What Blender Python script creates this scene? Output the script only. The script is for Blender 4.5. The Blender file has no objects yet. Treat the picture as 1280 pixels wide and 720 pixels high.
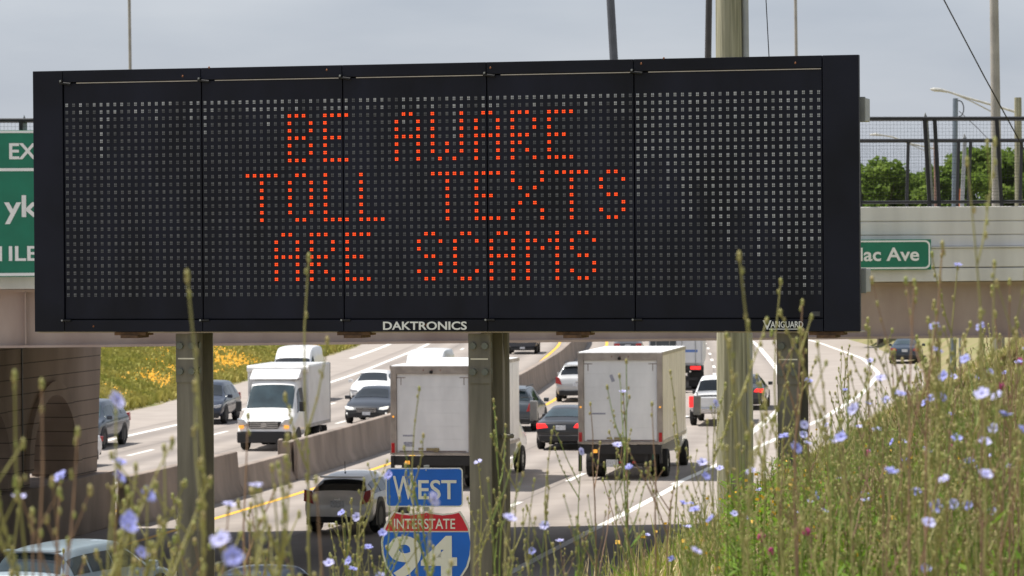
import bpy, bmesh, math, random
import numpy as np
from mathutils import Vector, Matrix
R = math.radians
rnd = random.Random(7)
SC = bpy.context.scene
COL = SC.collection

# ------------------------------------------------------------------ camera, sky, sun, exposure
F, HY, ROLL, CZ = 4400.0, 308.0, 0.0068, 7.0
_a = math.atan((360 - HY) / F)
FW = Vector((0, math.cos(_a), -math.sin(_a)))
_u, _r = Vector((0, math.sin(_a), math.cos(_a))), Vector((1, 0, 0))
RT = _r * math.cos(ROLL) - _u * math.sin(ROLL)
UP = _u * math.cos(ROLL) + _r * math.sin(ROLL)
CAM = Vector((0, 0, CZ))
cd = bpy.data.cameras.new('camera')
cam = bpy.data.objects.new('camera', cd)
COL.objects.link(cam)
M = Matrix((RT, UP, -FW)).transposed().to_4x4()
M.translation = CAM
cam.matrix_world = M
cd.sensor_width = 36
cd.lens = F / 1280 * 36
cd.clip_start, cd.clip_end = 0.5, 6000
cd.dof.use_dof = True
cd.dof.focus_distance = 31
cd.dof.aperture_fstop = 8.5
SC.camera = cam

SUN_DIR = Vector((-.45, .17, 1)).normalized()
SUN_EL = math.asin(SUN_DIR.z)   # towards the sun
w = bpy.data.worlds.new('World')
SC.world = w
w.use_nodes = True
nt = w.node_tree
nt.nodes.clear()
sky = nt.nodes.new('ShaderNodeTexSky')
sky.sky_type = 'NISHITA'
sky.sun_disc = False
sky.sun_elevation = SUN_EL
sky.sun_rotation = math.atan2(SUN_DIR.x, SUN_DIR.y)
sky.dust_density = 2.5
sky.air_density = 1.0
tc = nt.nodes.new('ShaderNodeTexCoord')
mp = nt.nodes.new('ShaderNodeMapping')
mp.inputs['Scale'].default_value = (6, 6, 26)
nz = nt.nodes.new('ShaderNodeTexNoise')
nz.inputs['Scale'].default_value = 1.6
nz.inputs['Detail'].default_value = 5
rp = nt.nodes.new('ShaderNodeValToRGB')
rp.color_ramp.elements[0].position = .3
rp.color_ramp.elements[0].color = (2.95, 3.25, 3.8, 1)
rp.color_ramp.elements[1].position = .68
rp.color_ramp.elements[1].color = (3.7, 3.95, 4.4, 1)
mx = nt.nodes.new('ShaderNodeMixRGB')
mx.inputs[0].default_value = .85
bg = nt.nodes.new('ShaderNodeBackground')
bg.inputs['Strength'].default_value = .118
wo = nt.nodes.new('ShaderNodeOutputWorld')
L = nt.links.new
L(tc.outputs['Generated'], mp.inputs[0]); L(mp.outputs[0], nz.inputs['Vector']); L(nz.outputs[0], rp.inputs[0])
L(sky.outputs[0], mx.inputs[1]); L(rp.outputs[0], mx.inputs[2]); L(mx.outputs[0], bg.inputs[0]); L(bg.outputs[0], wo.inputs[0])

sl = bpy.data.lights.new('sun', 'SUN')
sl.energy = 5.0
sl.angle = R(.5)
sl.color = (1, .95, .87)
so = bpy.data.objects.new('sun', sl)
COL.objects.link(so)
so.rotation_euler = (-SUN_DIR).to_track_quat('-Z', 'Y').to_euler()
so.location = (-60, 40, 120)
vs = SC.view_settings
vs.view_transform = 'Standard'
vs.look = 'None'
vs.exposure = .45
vs.gamma = 1
SC.render.engine = 'CYCLES'
SC.cycles.max_bounces = 6


def at(px, py, D):
    """world point seen at a photograph pixel, D metres away"""
    return CAM + (FW + RT * ((px - 640) / F) + UP * ((360 - py) / F)) * D


def ground_at(px, py, z=0.0):
    d = FW + RT * ((px - 640) / F) + UP * ((360 - py) / F)
    return CAM + d * ((z - CZ) / d.z)


def pix(p):
    d = Vector(p) - CAM
    z = d.dot(FW)
    return 640 + F * d.dot(RT) / z, 360 - F * d.dot(UP) / z


# ------------------------------------------------------------------ materials
MATS = {}


def mat(name, col, rough=.6, metal=0.0, var=.12, scale=6.0, bump=0.0, col2=None, emit=0, coat=0, spec=.5, transl=0, detail=5, coord='Object', stretch=(1, 1, 1)):
    if name in MATS:
        return MATS[name]
    m = bpy.data.materials.new(name)
    m.use_nodes = True
    n = m.node_tree
    b = n.nodes['Principled BSDF']
    b.inputs['Roughness'].default_value = rough
    b.inputs['Metallic'].default_value = metal
    b.inputs['Coat Weight'].default_value = coat
    b.inputs['Specular IOR Level'].default_value = spec
    t = n.nodes.new('ShaderNodeTexCoord')
    mp_ = n.nodes.new('ShaderNodeMapping')
    mp_.inputs['Scale'].default_value = stretch
    z = n.nodes.new('ShaderNodeTexNoise')
    z.inputs['Scale'].default_value = scale
    z.inputs['Detail'].default_value = detail
    c = n.nodes.new('ShaderNodeValToRGB')
    c2 = col2 or tuple(min(1, x * (1 + var)) for x in col)
    c1 = col if col2 else tuple(x * (1 - var) for x in col)
    c.color_ramp.elements[0].position, c.color_ramp.elements[1].position = .32, .68
    c.color_ramp.elements[0].color = (*c1, 1)
    c.color_ramp.elements[1].color = (*c2, 1)
    n.links.new(t.outputs[coord], mp_.inputs[0])
    n.links.new(mp_.outputs[0], z.inputs['Vector'])
    n.links.new(z.outputs[0], c.inputs[0])
    n.links.new(c.outputs[0], b.inputs['Base Color'])
    if bump:
        bp = n.nodes.new('ShaderNodeBump')
        bp.inputs['Strength'].default_value = bump
        bp.inputs['Distance'].default_value = .02
        n.links.new(z.outputs[0], bp.inputs['Height'])
        n.links.new(bp.outputs[0], b.inputs['Normal'])
    if emit:
        b.inputs['Emission Color'].default_value = (*col, 1)
        b.inputs['Emission Strength'].default_value = emit
    if transl:
        tr = n.nodes.new('ShaderNodeBsdfTranslucent')
        ms = n.nodes.new('ShaderNodeMixShader')
        ms.inputs[0].default_value = transl
        n.links.new(c.outputs[0], tr.inputs[0])
        n.links.new(b.outputs[0], ms.inputs[1])
        n.links.new(tr.outputs[0], ms.inputs[2])
        n.links.new(ms.outputs[0], n.nodes['Material Output'].inputs[0])
    MATS[name] = m
    return m


def paint(name, col, rough=.28, dirt=.1):
    return mat('paint_' + name, col, rough, .0, dirt, 1.5, coat=.5)


GLASS = mat('car_glass', (.012, .016, .02), .06, 0, .2, 2, spec=.7)
GLASSL = mat('car_glass_pale', (.03, .05, .06), .05, 0, .3, 2, spec=.9)
TYRE = mat('tyre_rubber', (.018, .018, .019), .85)
RIM = mat('wheel_rim', (.35, .36, .37), .35, .8)
DKPL = mat('dark_plastic', (.02, .02, .022), .6)
CHROME = mat('chrome', (.6, .6, .62), .18, 1)
RED = mat('tail_lamp_red', (.42, .012, .016), .25, coat=.6)
REDLIT = mat('tail_lamp_lit', (1, .03, .03), .25, emit=.9)
HEADL = mat('headlamp', (.55, .57, .6), .12, .2, coat=1)
HEADLIT = mat('headlamp_lit', (.9, .9, .85), .2, emit=.5)
AMBER = mat('amber_lamp', (1, .42, .06), .3, emit=.6)
PLATE = mat('licence_plate', (.6, .62, .66), .5, var=.3, scale=30)
WHITEMARK = mat('road_paint_white', (.72, .71, .68), .7, var=.14, scale=3)
YELMARK = mat('road_paint_yellow', (.72, .40, .035), .7, var=.16, scale=3)
GALV = mat('galvanised_steel', (.34, .35, .35), .5, .35, .15, 4)
BLACKMETAL = mat('black_metal', (.012, .012, .014), .5, .2)
SIGNWHITE = mat('sign_white', (.80, .81, .80), .45, var=.04)
SIGNGREEN = mat('sign_green', (.004, .17, .10), .42, var=.1, scale=2)
SIGNBLUE = mat('sign_blue', (.003, .14, .72), .42, var=.08, scale=3)
SIGNRED = mat('sign_red', (.62, .012, .04), .42, var=.08, scale=3)
WOOD = mat('pole_wood', (.17, .165, .105), .85, 0, .35, 2.0, .7, col2=(.42, .40, .29), stretch=(14, 14, .5), detail=10)
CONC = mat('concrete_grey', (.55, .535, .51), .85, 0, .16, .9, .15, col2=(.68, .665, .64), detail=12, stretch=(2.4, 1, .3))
CONCB = mat('concrete_barrier', (.25, .205, .175), .9, 0, .28, .9, .2, stretch=(1, 1, .35), detail=9)
GIRD = mat('girder_brown', (.34, .25, .215), .6, 0, .16, 1.1, col2=(.44, .345, .30), stretch=(1.4, 1, .5), detail=10)


# ------------------------------------------------------------------ mesh helpers
class MB:
    def __init__(s):
        s.v, s.f, s.m = [], [], []

    def add(s, vs_, fs, mi=0):
        o = len(s.v)
        s.v += [tuple(p) for p in vs_]
        s.f += [tuple(i + o for i in f) for f in fs]
        s.m += [mi] * len(fs)

    def box(s, c, d, mi=0, mtx=None):
        x, y, z = d[0] / 2, d[1] / 2, d[2] / 2
        vs_ = [Vector((sx * x, sy * y, sz * z)) for sx in (-1, 1) for sy in (-1, 1) for sz in (-1, 1)]
        if mtx is not None:
            vs_ = [mtx @ p for p in vs_]
        s.add([p + Vector(c) for p in vs_], [(0, 1, 3, 2), (4, 6, 7, 5), (0, 4, 5, 1), (2, 3, 7, 6), (0, 2, 6, 4), (1, 5, 7, 3)], mi)

    def prism(s, poly, a, b, axis='y', mi=0):
        n = len(poly)
        def pt(p, h):
            return (p[0], h, p[1]) if axis == 'y' else (h, p[0], p[1]) if axis == 'x' else (p[0], p[1], h)
        vs_ = [pt(p, a) for p in poly] + [pt(p, b) for p in poly]
        fs = [tuple(range(n)), tuple(range(2 * n - 1, n - 1, -1))]
        fs += [(i, i + n, (i + 1) % n + n, (i + 1) % n) for i in range(n)]
        s.add(vs_, fs, mi)

    def tube(s, path, rad, n=6, mi=0, cap=True):
        path = [Vector(p) for p in path]
        if not hasattr(rad, '__len__'):
            rad = [rad] * len(path)
        vs_, fs = [], []
        for i, p in enumerate(path):
            t = (path[min(i + 1, len(path) - 1)] - path[max(i - 1, 0)]).normalized()
            ax = Vector((1, 0, 0)) if abs(t.x) < .8 else Vector((0, 1, 0))
            e1 = t.cross(ax).normalized()
            e2 = t.cross(e1)
            for k in range(n):
                q = 2 * math.pi * k / n
                vs_.append(p + (e1 * math.cos(q) + e2 * math.sin(q)) * rad[i])
        for i in range(len(path) - 1):
            for k in range(n):
                fs.append((i * n + k, i * n + (k + 1) % n, (i + 1) * n + (k + 1) % n, (i + 1) * n + k))
        if cap:
            fs.append(tuple(range(n - 1, -1, -1)))
            fs.append(tuple(range((len(path) - 1) * n, len(path) * n)))
        s.add(vs_, fs, mi)

    def blob(s, c, r, mi=0, sz=1.0):
        c = Vector(c)
        vs_ = [c + Vector((0, 0, -r * sz))]
        for zz, rr in ((-.45, .85), (.4, .8)):
            for k in range(5):
                q = k * 2 * math.pi / 5 + zz
                vs_.append(c + Vector((math.cos(q) * rr * r, math.sin(q) * rr * r, zz * r * sz)))
        vs_.append(c + Vector((0, 0, r * sz)))
        fs = []
        for k in range(5):
            k2 = (k + 1) % 5
            fs += [(0, 1 + k2, 1 + k), (1 + k, 1 + k2, 6 + k2, 6 + k), (11, 6 + k, 6 + k2)]
        s.add(vs_, fs, mi)

    def build(s, name, mats, parent=None, smooth=None, bevel=0, fix=True):
        me = bpy.data.meshes.new(name)
        me.from_pydata(s.v, [], s.f)
        if not isinstance(mats, (list, tuple)):
            mats = [mats]
        for m in mats:
            me.materials.append(m)
        if len(mats) > 1:
            me.polygons.foreach_set('material_index', s.m)
        if fix:
            b = bmesh.new()
            b.from_mesh(me)
            bmesh.ops.recalc_face_normals(b, faces=b.faces)
            b.to_mesh(me)
            b.free()
        if smooth is not None:
            me.polygons.foreach_set('use_smooth', [True] * len(me.polygons))
            me.set_sharp_from_angle(angle=R(smooth))
        me.update()
        o = bpy.data.objects.new(name, me)
        COL.objects.link(o)
        if parent is not None:
            o.parent = parent
        if bevel:
            bv = o.modifiers.new('bevel', 'BEVEL')
            bv.width = bevel
            bv.segments = 2
            bv.limit_method = 'ANGLE'
        return o


def tag(o, label=None, cat=None, group=None, kind=None):
    if label: o['label'] = label
    if cat: o['category'] = cat
    if group: o['group'] = group
    if kind: o['kind'] = kind
    return o


def thing(name, label, cat, loc=(0, 0, 0), rz=0.0, group=None):
    o = bpy.data.objects.new(name, None)
    o.empty_display_size = .3
    COL.objects.link(o)
    o.location = loc
    o.rotation_euler = (0, 0, rz)
    return tag(o, label, cat, group)


def lettering(name, body, box, y, mt, parent, bold=.012, depth=.006):
    """raised letters filling box = (x0, z0, x1, z1) on a face that looks towards -Y"""
    c = bpy.data.curves.new(name, 'FONT')
    c.body = body
    c.size = 1
    c.offset = bold
    c.extrude = .01
    c.resolution_u = 4
    o = bpy.data.objects.new('tmp', c)
    COL.objects.link(o)
    bpy.context.view_layer.update()
    me = bpy.data.meshes.new_from_object(o.evaluated_get(bpy.context.evaluated_depsgraph_get()))
    bpy.data.objects.remove(o)
    v = np.empty(len(me.vertices) * 3, np.float32)
    me.vertices.foreach_get('co', v)
    v = v.reshape(-1, 3)
    a, b = v.min(0), v.max(0)
    x0, z0, x1, z1 = box
    q = np.empty_like(v)
    q[:, 0] = x0 + (v[:, 0] - a[0]) / (b[0] - a[0]) * (x1 - x0)
    q[:, 2] = z0 + (v[:, 1] - a[1]) / (b[1] - a[1]) * (z1 - z0)
    q[:, 1] = y - (v[:, 2] - a[2]) / max(1e-6, b[2] - a[2]) * depth
    me.vertices.foreach_set('co', q.ravel())
    me.materials.clear()
    me.materials.append(mt)
    me.name = name
    me.update()
    t = bpy.data.objects.new(name, me)
    COL.objects.link(t)
    t.parent = parent
    return t


# ------------------------------------------------------------------ road alignment (x of the median at each distance)
def curve(pts):
    xs, ys = [p[0] for p in pts], [p[1] for p in pts]
    from_ = np.linspace(xs[0], xs[-1], 900)
    y = np.interp(from_, xs, ys)
    k = np.hanning(31); k /= k.sum()
    yp = np.pad(y, 15, mode='reflect', reflect_type='odd')
    y = np.convolve(yp, k, 'valid')
    return lambda d: float(np.interp(d, from_, y))


B = curve([(-60, -38), (0, -26), (40, -18.5), (60, -15), (80, -11.5), (89, -9.8), (95.7, -8.6), (108.5, -6.4), (123, -4.4), (155, -.1), (196, 2.6), (248, 5.0), (350, 7.2), (500, 7.5), (900, 0)])
TOE = curve([(-60, -25), (0, -12.8), (10, -11), (20, -8.9), (30, -6.5), (40, -4.1), (60, 0), (76, 2.8), (91, 5.4), (103, 7.4), (120, 10.6), (141, 15), (165, 19.2), (190, 22.6), (215, 24.2), (248, 24.8), (350, 25.5), (500, 25.5), (900, 18)])
RAMP = curve([(103, 4.7), (120, 8.1), (141, 12.4), (165, 16.4), (190, 19.8), (215, 21.4), (248, 21.8), (300, 21.5), (420, 21)])


def heading(d):
    return math.atan((B(d + 3) - B(d - 3)) / 6)


def sstep(x):
    x = max(0., min(1., x))
    return x * x * (3 - 2 * x)


def bank_z(x, y):
    s = x - TOE(y)
    if s > 0:
        q = .52 * s
        cap = 5.4
        z = q if q < cap - .9 else cap - .9 + .9 * math.tanh((q - cap + .9) / .9)
        return z + .06 * math.sin(x * 1.3 + y * .7) * min(1, s / 3) + .05 * math.sin(x * 2.9 - y * 1.7) * min(1, s / 3)
    s = (B(y) - 16) - x
    if s > 0:
        return 5.4 * math.tanh(.3 * s / 5.4) + .08 * math.sin(x * .9 + y * .4) * min(1, s / 4)
    return -.03


# ------------------------------------------------------------------ ground, road, markings
def grid_obj(name, xs, ys, fn, mt):
    X, Y = len(xs), len(ys)
    v = [(fn(x, y)) for y in ys for x in xs]
    f = [(j * X + i, j * X + i + 1, (j + 1) * X + i + 1, (j + 1) * X + i) for j in range(Y - 1) for i in range(X - 1)]
    m = MB(); m.v, m.f, m.m = v, f, [0] * len(f)
    return m.build(name, mt, smooth=60, fix=False)


gm = mat('ground_soil_grass', (.24, .19, .105), .95, 0, .2, .55, .3, col2=(.16, .17, .05), detail=10)
xs = [-1500, -700, -300, -150, -90, -70, -55] + list(np.arange(-48, 45, .6)) + [48, 55, 70, 90, 150, 300, 700, 1500]
ys = [-400, -120, -60, -30, -15] + list(np.arange(-10, 130, 1.0)) + list(np.arange(130, 360, 4.)) + [380, 420, 500, 650, 900, 1400, 3000]
grd = tag(grid_obj('ground', xs, ys, lambda x, y: (x, y, bank_z(x, min(max(y, -60), 900))), gm), kind='structure')


def road_material():
    m = mat('road_concrete', (.27, .236, .212), .85, 0, .1, .6, .1, col2=(.33, .29, .262), detail=9, coord='UV')
    n = m.node_tree
    b = n.nodes['Principled BSDF']
    src = b.inputs['Base Color'].links[0].from_socket
    uv = n.nodes.new('ShaderNodeTexCoord')
    sp = n.nodes.new('ShaderNodeSeparateXYZ')
    n.links.new(uv.outputs['UV'], sp.inputs[0])
    def math_(op, a, c=None, d=None):
        k = n.nodes.new('ShaderNodeMath'); k.operation = op
        for i, q in enumerate((a, c, d)):
            if q is None: continue
            if isinstance(q, (int, float)): k.inputs[i].default_value = q
            else: n.links.new(q, k.inputs[i])
        return k.outputs[0]
    # wheel paths: two worn tracks per 3.5 m lane
    t = math_('MULTIPLY', math_('SUBTRACT', sp.outputs[0], 1.7), 2 * math.pi / 1.75)
    wv = math_('MULTIPLY_ADD', math_('COSINE', t), .5, .5)
    nz2 = n.nodes.new('ShaderNodeTexNoise'); nz2.inputs['Scale'].default_value = 1; nz2.inputs['Detail'].default_value = 6
    mp2 = n.nodes.new('ShaderNodeMapping'); mp2.inputs['Scale'].default_value = (.8, .05, 1)
    n.links.new(uv.outputs['UV'], mp2.inputs[0]); n.links.new(mp2.outputs[0], nz2.inputs['Vector'])
    inlane = math_('LESS_THAN', math_('ABSOLUTE', sp.outputs[0]), 12.2)
    wear = math_('MULTIPLY', math_('MULTIPLY', wv, nz2.outputs[0]), inlane)
    jt = math_('LESS_THAN', math_('FRACT', math_('DIVIDE', sp.outputs[1], 5.0)), .012)
    jx = math_('MULTIPLY', math_('LESS_THAN', math_('FRACT', math_('DIVIDE', math_('SUBTRACT', sp.outputs[0], 1.62), 3.5)), .02), inlane)
    dk = math_('ADD', math_('MULTIPLY', wear, .85), math_('MULTIPLY', math_('MAXIMUM', jt, jx), .4))
    dk = math_('ADD', dk, math_('MULTIPLY', inlane, .06))
    mixn = n.nodes.new('ShaderNodeMixRGB')
    mixn.inputs[2].default_value = (.14, .122, .112, 1)
    n.links.new(dk, mixn.inputs[0]); n.links.new(src, mixn.inputs[1])
    n.links.new(mixn.outputs[0], b.inputs['Base Color'])
    return m


def ribbon(name, fl, fr, d0, d1, z, mt, step=2.0, nx=1, dash=None, uv=False):
    m = MB(); uvs = []
    segs = [(d0, d1)] if not dash else [(a, a + dash[0]) for a in np.arange(d0, d1, dash[0] + dash[1])]
    for a, b in segs:
        n = max(1, int(math.ceil((b - a) / step)))
        ds = [a + (b - a) * i / n for i in range(n + 1)]
        o = len(m.v)
        for d in ds:
            l, r_ = fl(d), fr(d)
            for k in range(nx + 1):
                x = l + (r_ - l) * k / nx
                m.v.append((x, d, z)); uvs.append((x - B(d), d))
        for i in range(n):
            for k in range(nx):
                q = o + i * (nx + 1) + k
                m.f.append((q, q + 1, q + nx + 2, q + nx + 1)); m.m.append(0)
    ob = m.build(name, mt, fix=False)
    if uv:
        me = ob.data
        lay = me.uv_layers.new(name='UVMap')
        for l in me.loops:
            lay.data[l.index].uv = uvs[l.vertex_index]
    return tag(ob, kind='structure')


ribbon('road', lambda d: B(d) - 16.4, lambda d: TOE(d) + .3, -60, 880, 0, road_material(), nx=14, uv=True)
off = lambda o: (lambda d: B(d) + o)
def line(name, f, wd, d0, d1, mt, dash=None, z=.005):
    ribbon(name, lambda d: f(d) - wd / 2, lambda d: f(d) + wd / 2, d0, d1, z, mt, dash=dash)
line('yellow_edge_line', off(1.7), .2, -50, 700, YELMARK)
line('yellow_edge_line', off(-1.7), .2, -50, 700, YELMARK)
for o_ in (5.2, 8.7): line('lane_marking', off(o_), .17, -48 + o_, 600, WHITEMARK, (3.6, 8.4))
for o_ in (-4.9, -8.1): line('lane_marking', off(o_), .17, -45 - o_, 600, WHITEMARK, (3.6, 8.4))
line('white_edge_line', off(12.2), .22, -50, 103, WHITEMARK)
line('white_edge_line', off(12.2), .3, 122, 500, WHITEMARK)
line('white_edge_line', RAMP, .24, 103, 420, WHITEMARK)
line('white_edge_line', off(-11.2), .26, -50, 500, WHITEMARK)
line('white_edge_line', off(-14), .3, 222, 400, WHITEMARK)


# ------------------------------------------------------------------ median barrier
def barrier(name, label, d0, d1, h, parent=None):
    prof = [(-.32, 0), (-.32, .08), (-.2, .3), (-.13, h - .02), (-.1, h), (.1, h), (.13, h - .02), (.2, .3), (.32, .08), (.32, 0)]
    m = MB()
    n = max(2, int((d1 - d0) / 2.0))
    k = len(prof)
    for i in range(n + 1):
        d = d0 + (d1 - d0) * i / n
        for px_, pz in prof:
            m.v.append((B(d) + px_, d, pz))
    for i in range(n):
        for j in range(k - 1):
            m.f.append((i * k + j, i * k + j + 1, (i + 1) * k + j + 1, (i + 1) * k + j)); m.m.append(0)
    m.f += [tuple(range(k)), tuple(range(n * k, n * k + k))]; m.m += [0, 0]
    o = m.build(name, CONCB, parent, smooth=30)
    return o


b1 = tag(barrier('concrete_barrier', '', 88.9, 99.6, 1.25), 'weathered brown concrete median barrier running on from the arched pier plinth', 'barrier')
b2 = tag(barrier('concrete_barrier', '', 106, 500, 1.15), 'long brown concrete median barrier curving away behind the silver box truck', 'barrier')
lw = barrier('low_wall', '', 99.65, 105.95, .8, b2)
m = MB()
for sx in (-1, 1):
    m.box((B(106.5) + sx * .24, 106.4, .62), (.12, .7, 1.2), 0)
m.build('end_block', CONCB, b2, bevel=.02)

# ------------------------------------------------------------------ overpass
ANG = .136
br = thing('overpass_bridge', 'highway overpass with pale grooved concrete parapet and brown steel girders', 'bridge', (0, 73, 0), ANG)
X0, X1, BW = -48.0, 40.0, 16.0
m = MB()
for y, s in ((0, 1), (BW, -1)):
    yy = lambda v: y + s * v
    for z0, z1, d in ((6.2, 6.48, -.01), (6.5, 6.9, 0), (6.94, 7.17, .14), (7.19, 7.46, .14), (7.48, 7.78, .14)):
        m.box(((X0 + X1) / 2, yy(d + .2), (z0 + z1) / 2), (X1 - X0, .4, z1 - z0))
    m.box(((X0 + X1) / 2, yy(.36), 7.0), (X1 - X0, .36, 1.5))
    m.box(((X0 + X1) / 2, yy(.17), 6.92), (X1 - X0, .42, .03))
m.build('parapet', CONC, br, bevel=.012)
m = MB(); m.box(((X0 + X1) / 2, BW / 2, 6.33), (X1 - X0, BW - .9, .26))
m.build('deck', CONC, br)
for i in range(6):
    y = .5 + i * (BW - 1) / 5
    m = MB()
    m.box(((X0 + X1) / 2, y, 5.6), (X1 - X0, .03, 1.14))
    m.box(((X0 + X1) / 2, y, 5.02), (X1 - X0, .46, .05))
    m.box(((X0 + X1) / 2, y, 6.16), (X1 - X0, .4, .05))
    for k in range(22):
        if i in (0, 5) and k % 9: continue
        m.box((X0 + 2 + k * 4, y - .11, 5.6), (.025, .18, 1.1))
    m.build('girder', GIRD, br)

# fences on both parapets
fw_ = mat('fence_wire', (.02, .02, .022), .6, .3)
def fence(yloc, label, group, posts, ends):
    t = thing('chain_link_fence', label, 'fence', br.matrix_basis @ Vector((0, yloc, 7.78)) if False else (0, 0, 0), ANG, group)
    t.location = Vector((0, 73, 7.78)) + Vector((-math.sin(ANG) * yloc, math.cos(ANG) * yloc, 0))
    Z = 1.86
    m = MB(); m.tube([(X0, 0, Z), (X1, 0, Z)], .045, 6); m.build('top_rail', BLACKMETAL, t)
    m = MB(); m.tube([(X0, 0, .1), (X1, 0, .1)], .035, 6); m.build('bottom_rail', BLACKMETAL, t)
    for x, dx in posts:
        m = MB(); m.tube([(x, 0, 0), (x + dx, 0, Z)], .045, 6); m.build('post', BLACKMETAL, t)
    for x, dx, h in ends:
        m = MB(); m.prism([(x - .05, 0), (x + .05, 0), (x + dx + .045, h - .15), (x + dx - .015, h), (x + dx - .05, h - .12)], .06, .1)
        m.build('joint_post', GALV, t)
    m = MB()
    wd = .0019
    for x in np.arange(-26, 30, .075):
        m.v += [(x - wd, -.02, .1), (x + wd, -.02, .1), (x + wd, -.02, Z), (x - wd, -.02, Z)]
    for z in np.arange(.16, Z, .075):
        m.v += [(-26, -.024, z - wd), (30, -.024, z - wd), (30, -.024, z + wd), (-26, -.024, z + wd)]
    n = len(m.v) // 4
    m.f = [(4 * i, 4 * i + 1, 4 * i + 2, 4 * i + 3) for i in range(n)]; m.m = [0] * n
    m.build('wire_mesh', fw_, t, fix=False)
    return t
def brx(px, py, yl):
    """local x on the bridge for a pixel, at bridge depth yl"""
    d = FW + RT * ((px - 640) / F) + UP * ((360 - py) / F)
    nrm = Vector((-math.sin(ANG), math.cos(ANG), 0))
    o = Vector((0, 73, 0)) + nrm * yl
    t = (o - CAM).dot(nrm) / d.dot(nrm)
    p = CAM + d * t - o
    return p.dot(Vector((math.cos(ANG), math.sin(ANG), 0)))
fx = lambda px: brx(px, 252, .3)
fence(.3, 'tall black chain-link fence on the near parapet of the overpass', 'overpass fences',
      [(fx(1162), -.1), (fx(1174), -.09), (fx(1252), -.1), (fx(1338), -.1), (fx(1075), -.05)] + [(fx(28 - i * 88), -.02) for i in range(0, 5)] + [(fx(120 + 88 * i), 0) for i in range(11)], [(fx(1166), -.12, 2.0), (fx(32), 0, 1.98)])
fb = lambda px: brx(px, 252, BW - .3)
fence(BW - .3, 'black chain-link fence on the far parapet, showing lower through the near fence', 'overpass fences',
      [(fb(1133), .06), (fb(1196), .06), (fb(1210), .08), (fb(1275), .05), (fb(1340), 0)] + [(fb(1050 - 80 * i), 0) for i in range(14)], [(fb(1203), .1, 2.05)])

# arched pier
pier_h = heading(84)
pr = thing('bridge_pier', 'dark concrete bridge pier with round-headed arches on a solid plinth', 'pier', (B(88.8) - .5, 88.8, 0), -pier_h)
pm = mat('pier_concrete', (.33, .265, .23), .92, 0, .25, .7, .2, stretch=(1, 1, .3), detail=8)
n = pm.node_tree
bs = n.nodes['Principled BSDF']
src = bs.inputs['Base Color'].links[0].from_socket
t_ = n.nodes.new('ShaderNodeTexCoord'); s_ = n.nodes.new('ShaderNodeSeparateXYZ')
n.links.new(t_.outputs['Object'], s_.inputs[0])
k1 = n.nodes.new('ShaderNodeMath'); k1.operation = 'MULTIPLY'; k1.inputs[1].default_value = 1 / .36
k2 = n.nodes.new('ShaderNodeMath'); k2.operation = 'FRACT'
k3 = n.nodes.new('ShaderNodeMath'); k3.operation = 'LESS_THAN'; k3.inputs[1].default_value = .06
k4 = n.nodes.new('ShaderNodeMixRGB'); k4.inputs[2].default_value = (.07, .055, .05, 1)
n.links.new(s_.outputs[2], k1.inputs[0]); n.links.new(k1.outputs[0], k2.inputs[0]); n.links.new(k2.outputs[0], k3.inputs[0])
n.links.new(k3.outputs[0], k4.inputs[0]); n.links.new(src, k4.inputs[1]); n.links.new(k4.outputs[0], bs.inputs['Base Color'])
PL, TH, ZB, ZT = -16.6, 1.1, 1.42, 4.98
arches = [(-4.1, 1.75), (-9.2, 1.75), (-14.2, 1.75)]
m = MB()
def arch_z(y):
    for c, r_ in arches:
        if abs(y - c) < r_ - 1e-6:
            return 1.75 + math.sqrt(max(0, r_ * r_ - (y - c) ** 2))
    return None
def strip(y0, y1, za0, za1):
    for x in (0, -TH):
        m.add([(x, y0, za0), (x, y1, za1), (x, y1, ZT), (x, y0, ZT)], [(0, 1, 2, 3)])
    m.add([(0, y0, za0), (0, y1, za1), (-TH, y1, za1), (-TH, y0, za0)], [(0, 1, 2, 3)])
prev = PL
for c, r_ in sorted(arches):
    strip(prev, c - r_, ZB, ZB)
    m.add([(0, c - r_, ZB), (0, c - r_, 1.75), (-TH, c - r_, 1.75), (-TH, c - r_, ZB)], [(0, 1, 2, 3)])
    m.add([(0, c + r_, ZB), (0, c + r_, 1.75), (-TH, c + r_, 1.75), (-TH, c + r_, ZB)], [(0, 1, 2, 3)])
    N = 20
    an = [math.pi - math.pi * i / N for i in range(N + 1)]
    for i in range(N):
        strip(c + r_ * math.cos(an[i]), c + r_ * math.cos(an[i + 1]), 1.75 + r_ * math.sin(an[i]), 1.75 + r_ * math.sin(an[i + 1]))
    prev = c + r_
for x in (0, -TH):
    m.add([(x, prev, ZB), (x, -.5, ZB), (x, 0, ZT), (x, prev, ZT)], [(0, 1, 2, 3)])
m.add([(0, -.5, ZB), (-TH, -.5, ZB), (-TH, 0, ZT), (0, 0, ZT)], [(0, 1, 2, 3)])
m.add([(0, PL, ZB), (-TH, PL, ZB), (-TH, PL, ZT), (0, PL, ZT)], [(0, 1, 2, 3)])
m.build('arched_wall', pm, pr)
for c, r_ in arches:
    N = 20
    m = MB()
    for i in range(N):
        a0, a1 = math.pi * i / N, math.pi * (i + 1) / N
        q = [(c + rr * math.cos(a), 1.75 + rr * math.sin(a)) for rr, a in ((r_, a0), (r_ + .33, a0), (r_ + .33, a1), (r_, a1))]
        m.prism(q, 0, .1, axis='x')
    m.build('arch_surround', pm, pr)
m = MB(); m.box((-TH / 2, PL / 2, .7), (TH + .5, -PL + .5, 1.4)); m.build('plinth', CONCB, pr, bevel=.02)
m = MB(); m.box((.012, -6.4, 3.2), (.02, .06, 3.5)); m.build('joint_strip', BLACKMETAL, pr)

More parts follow.
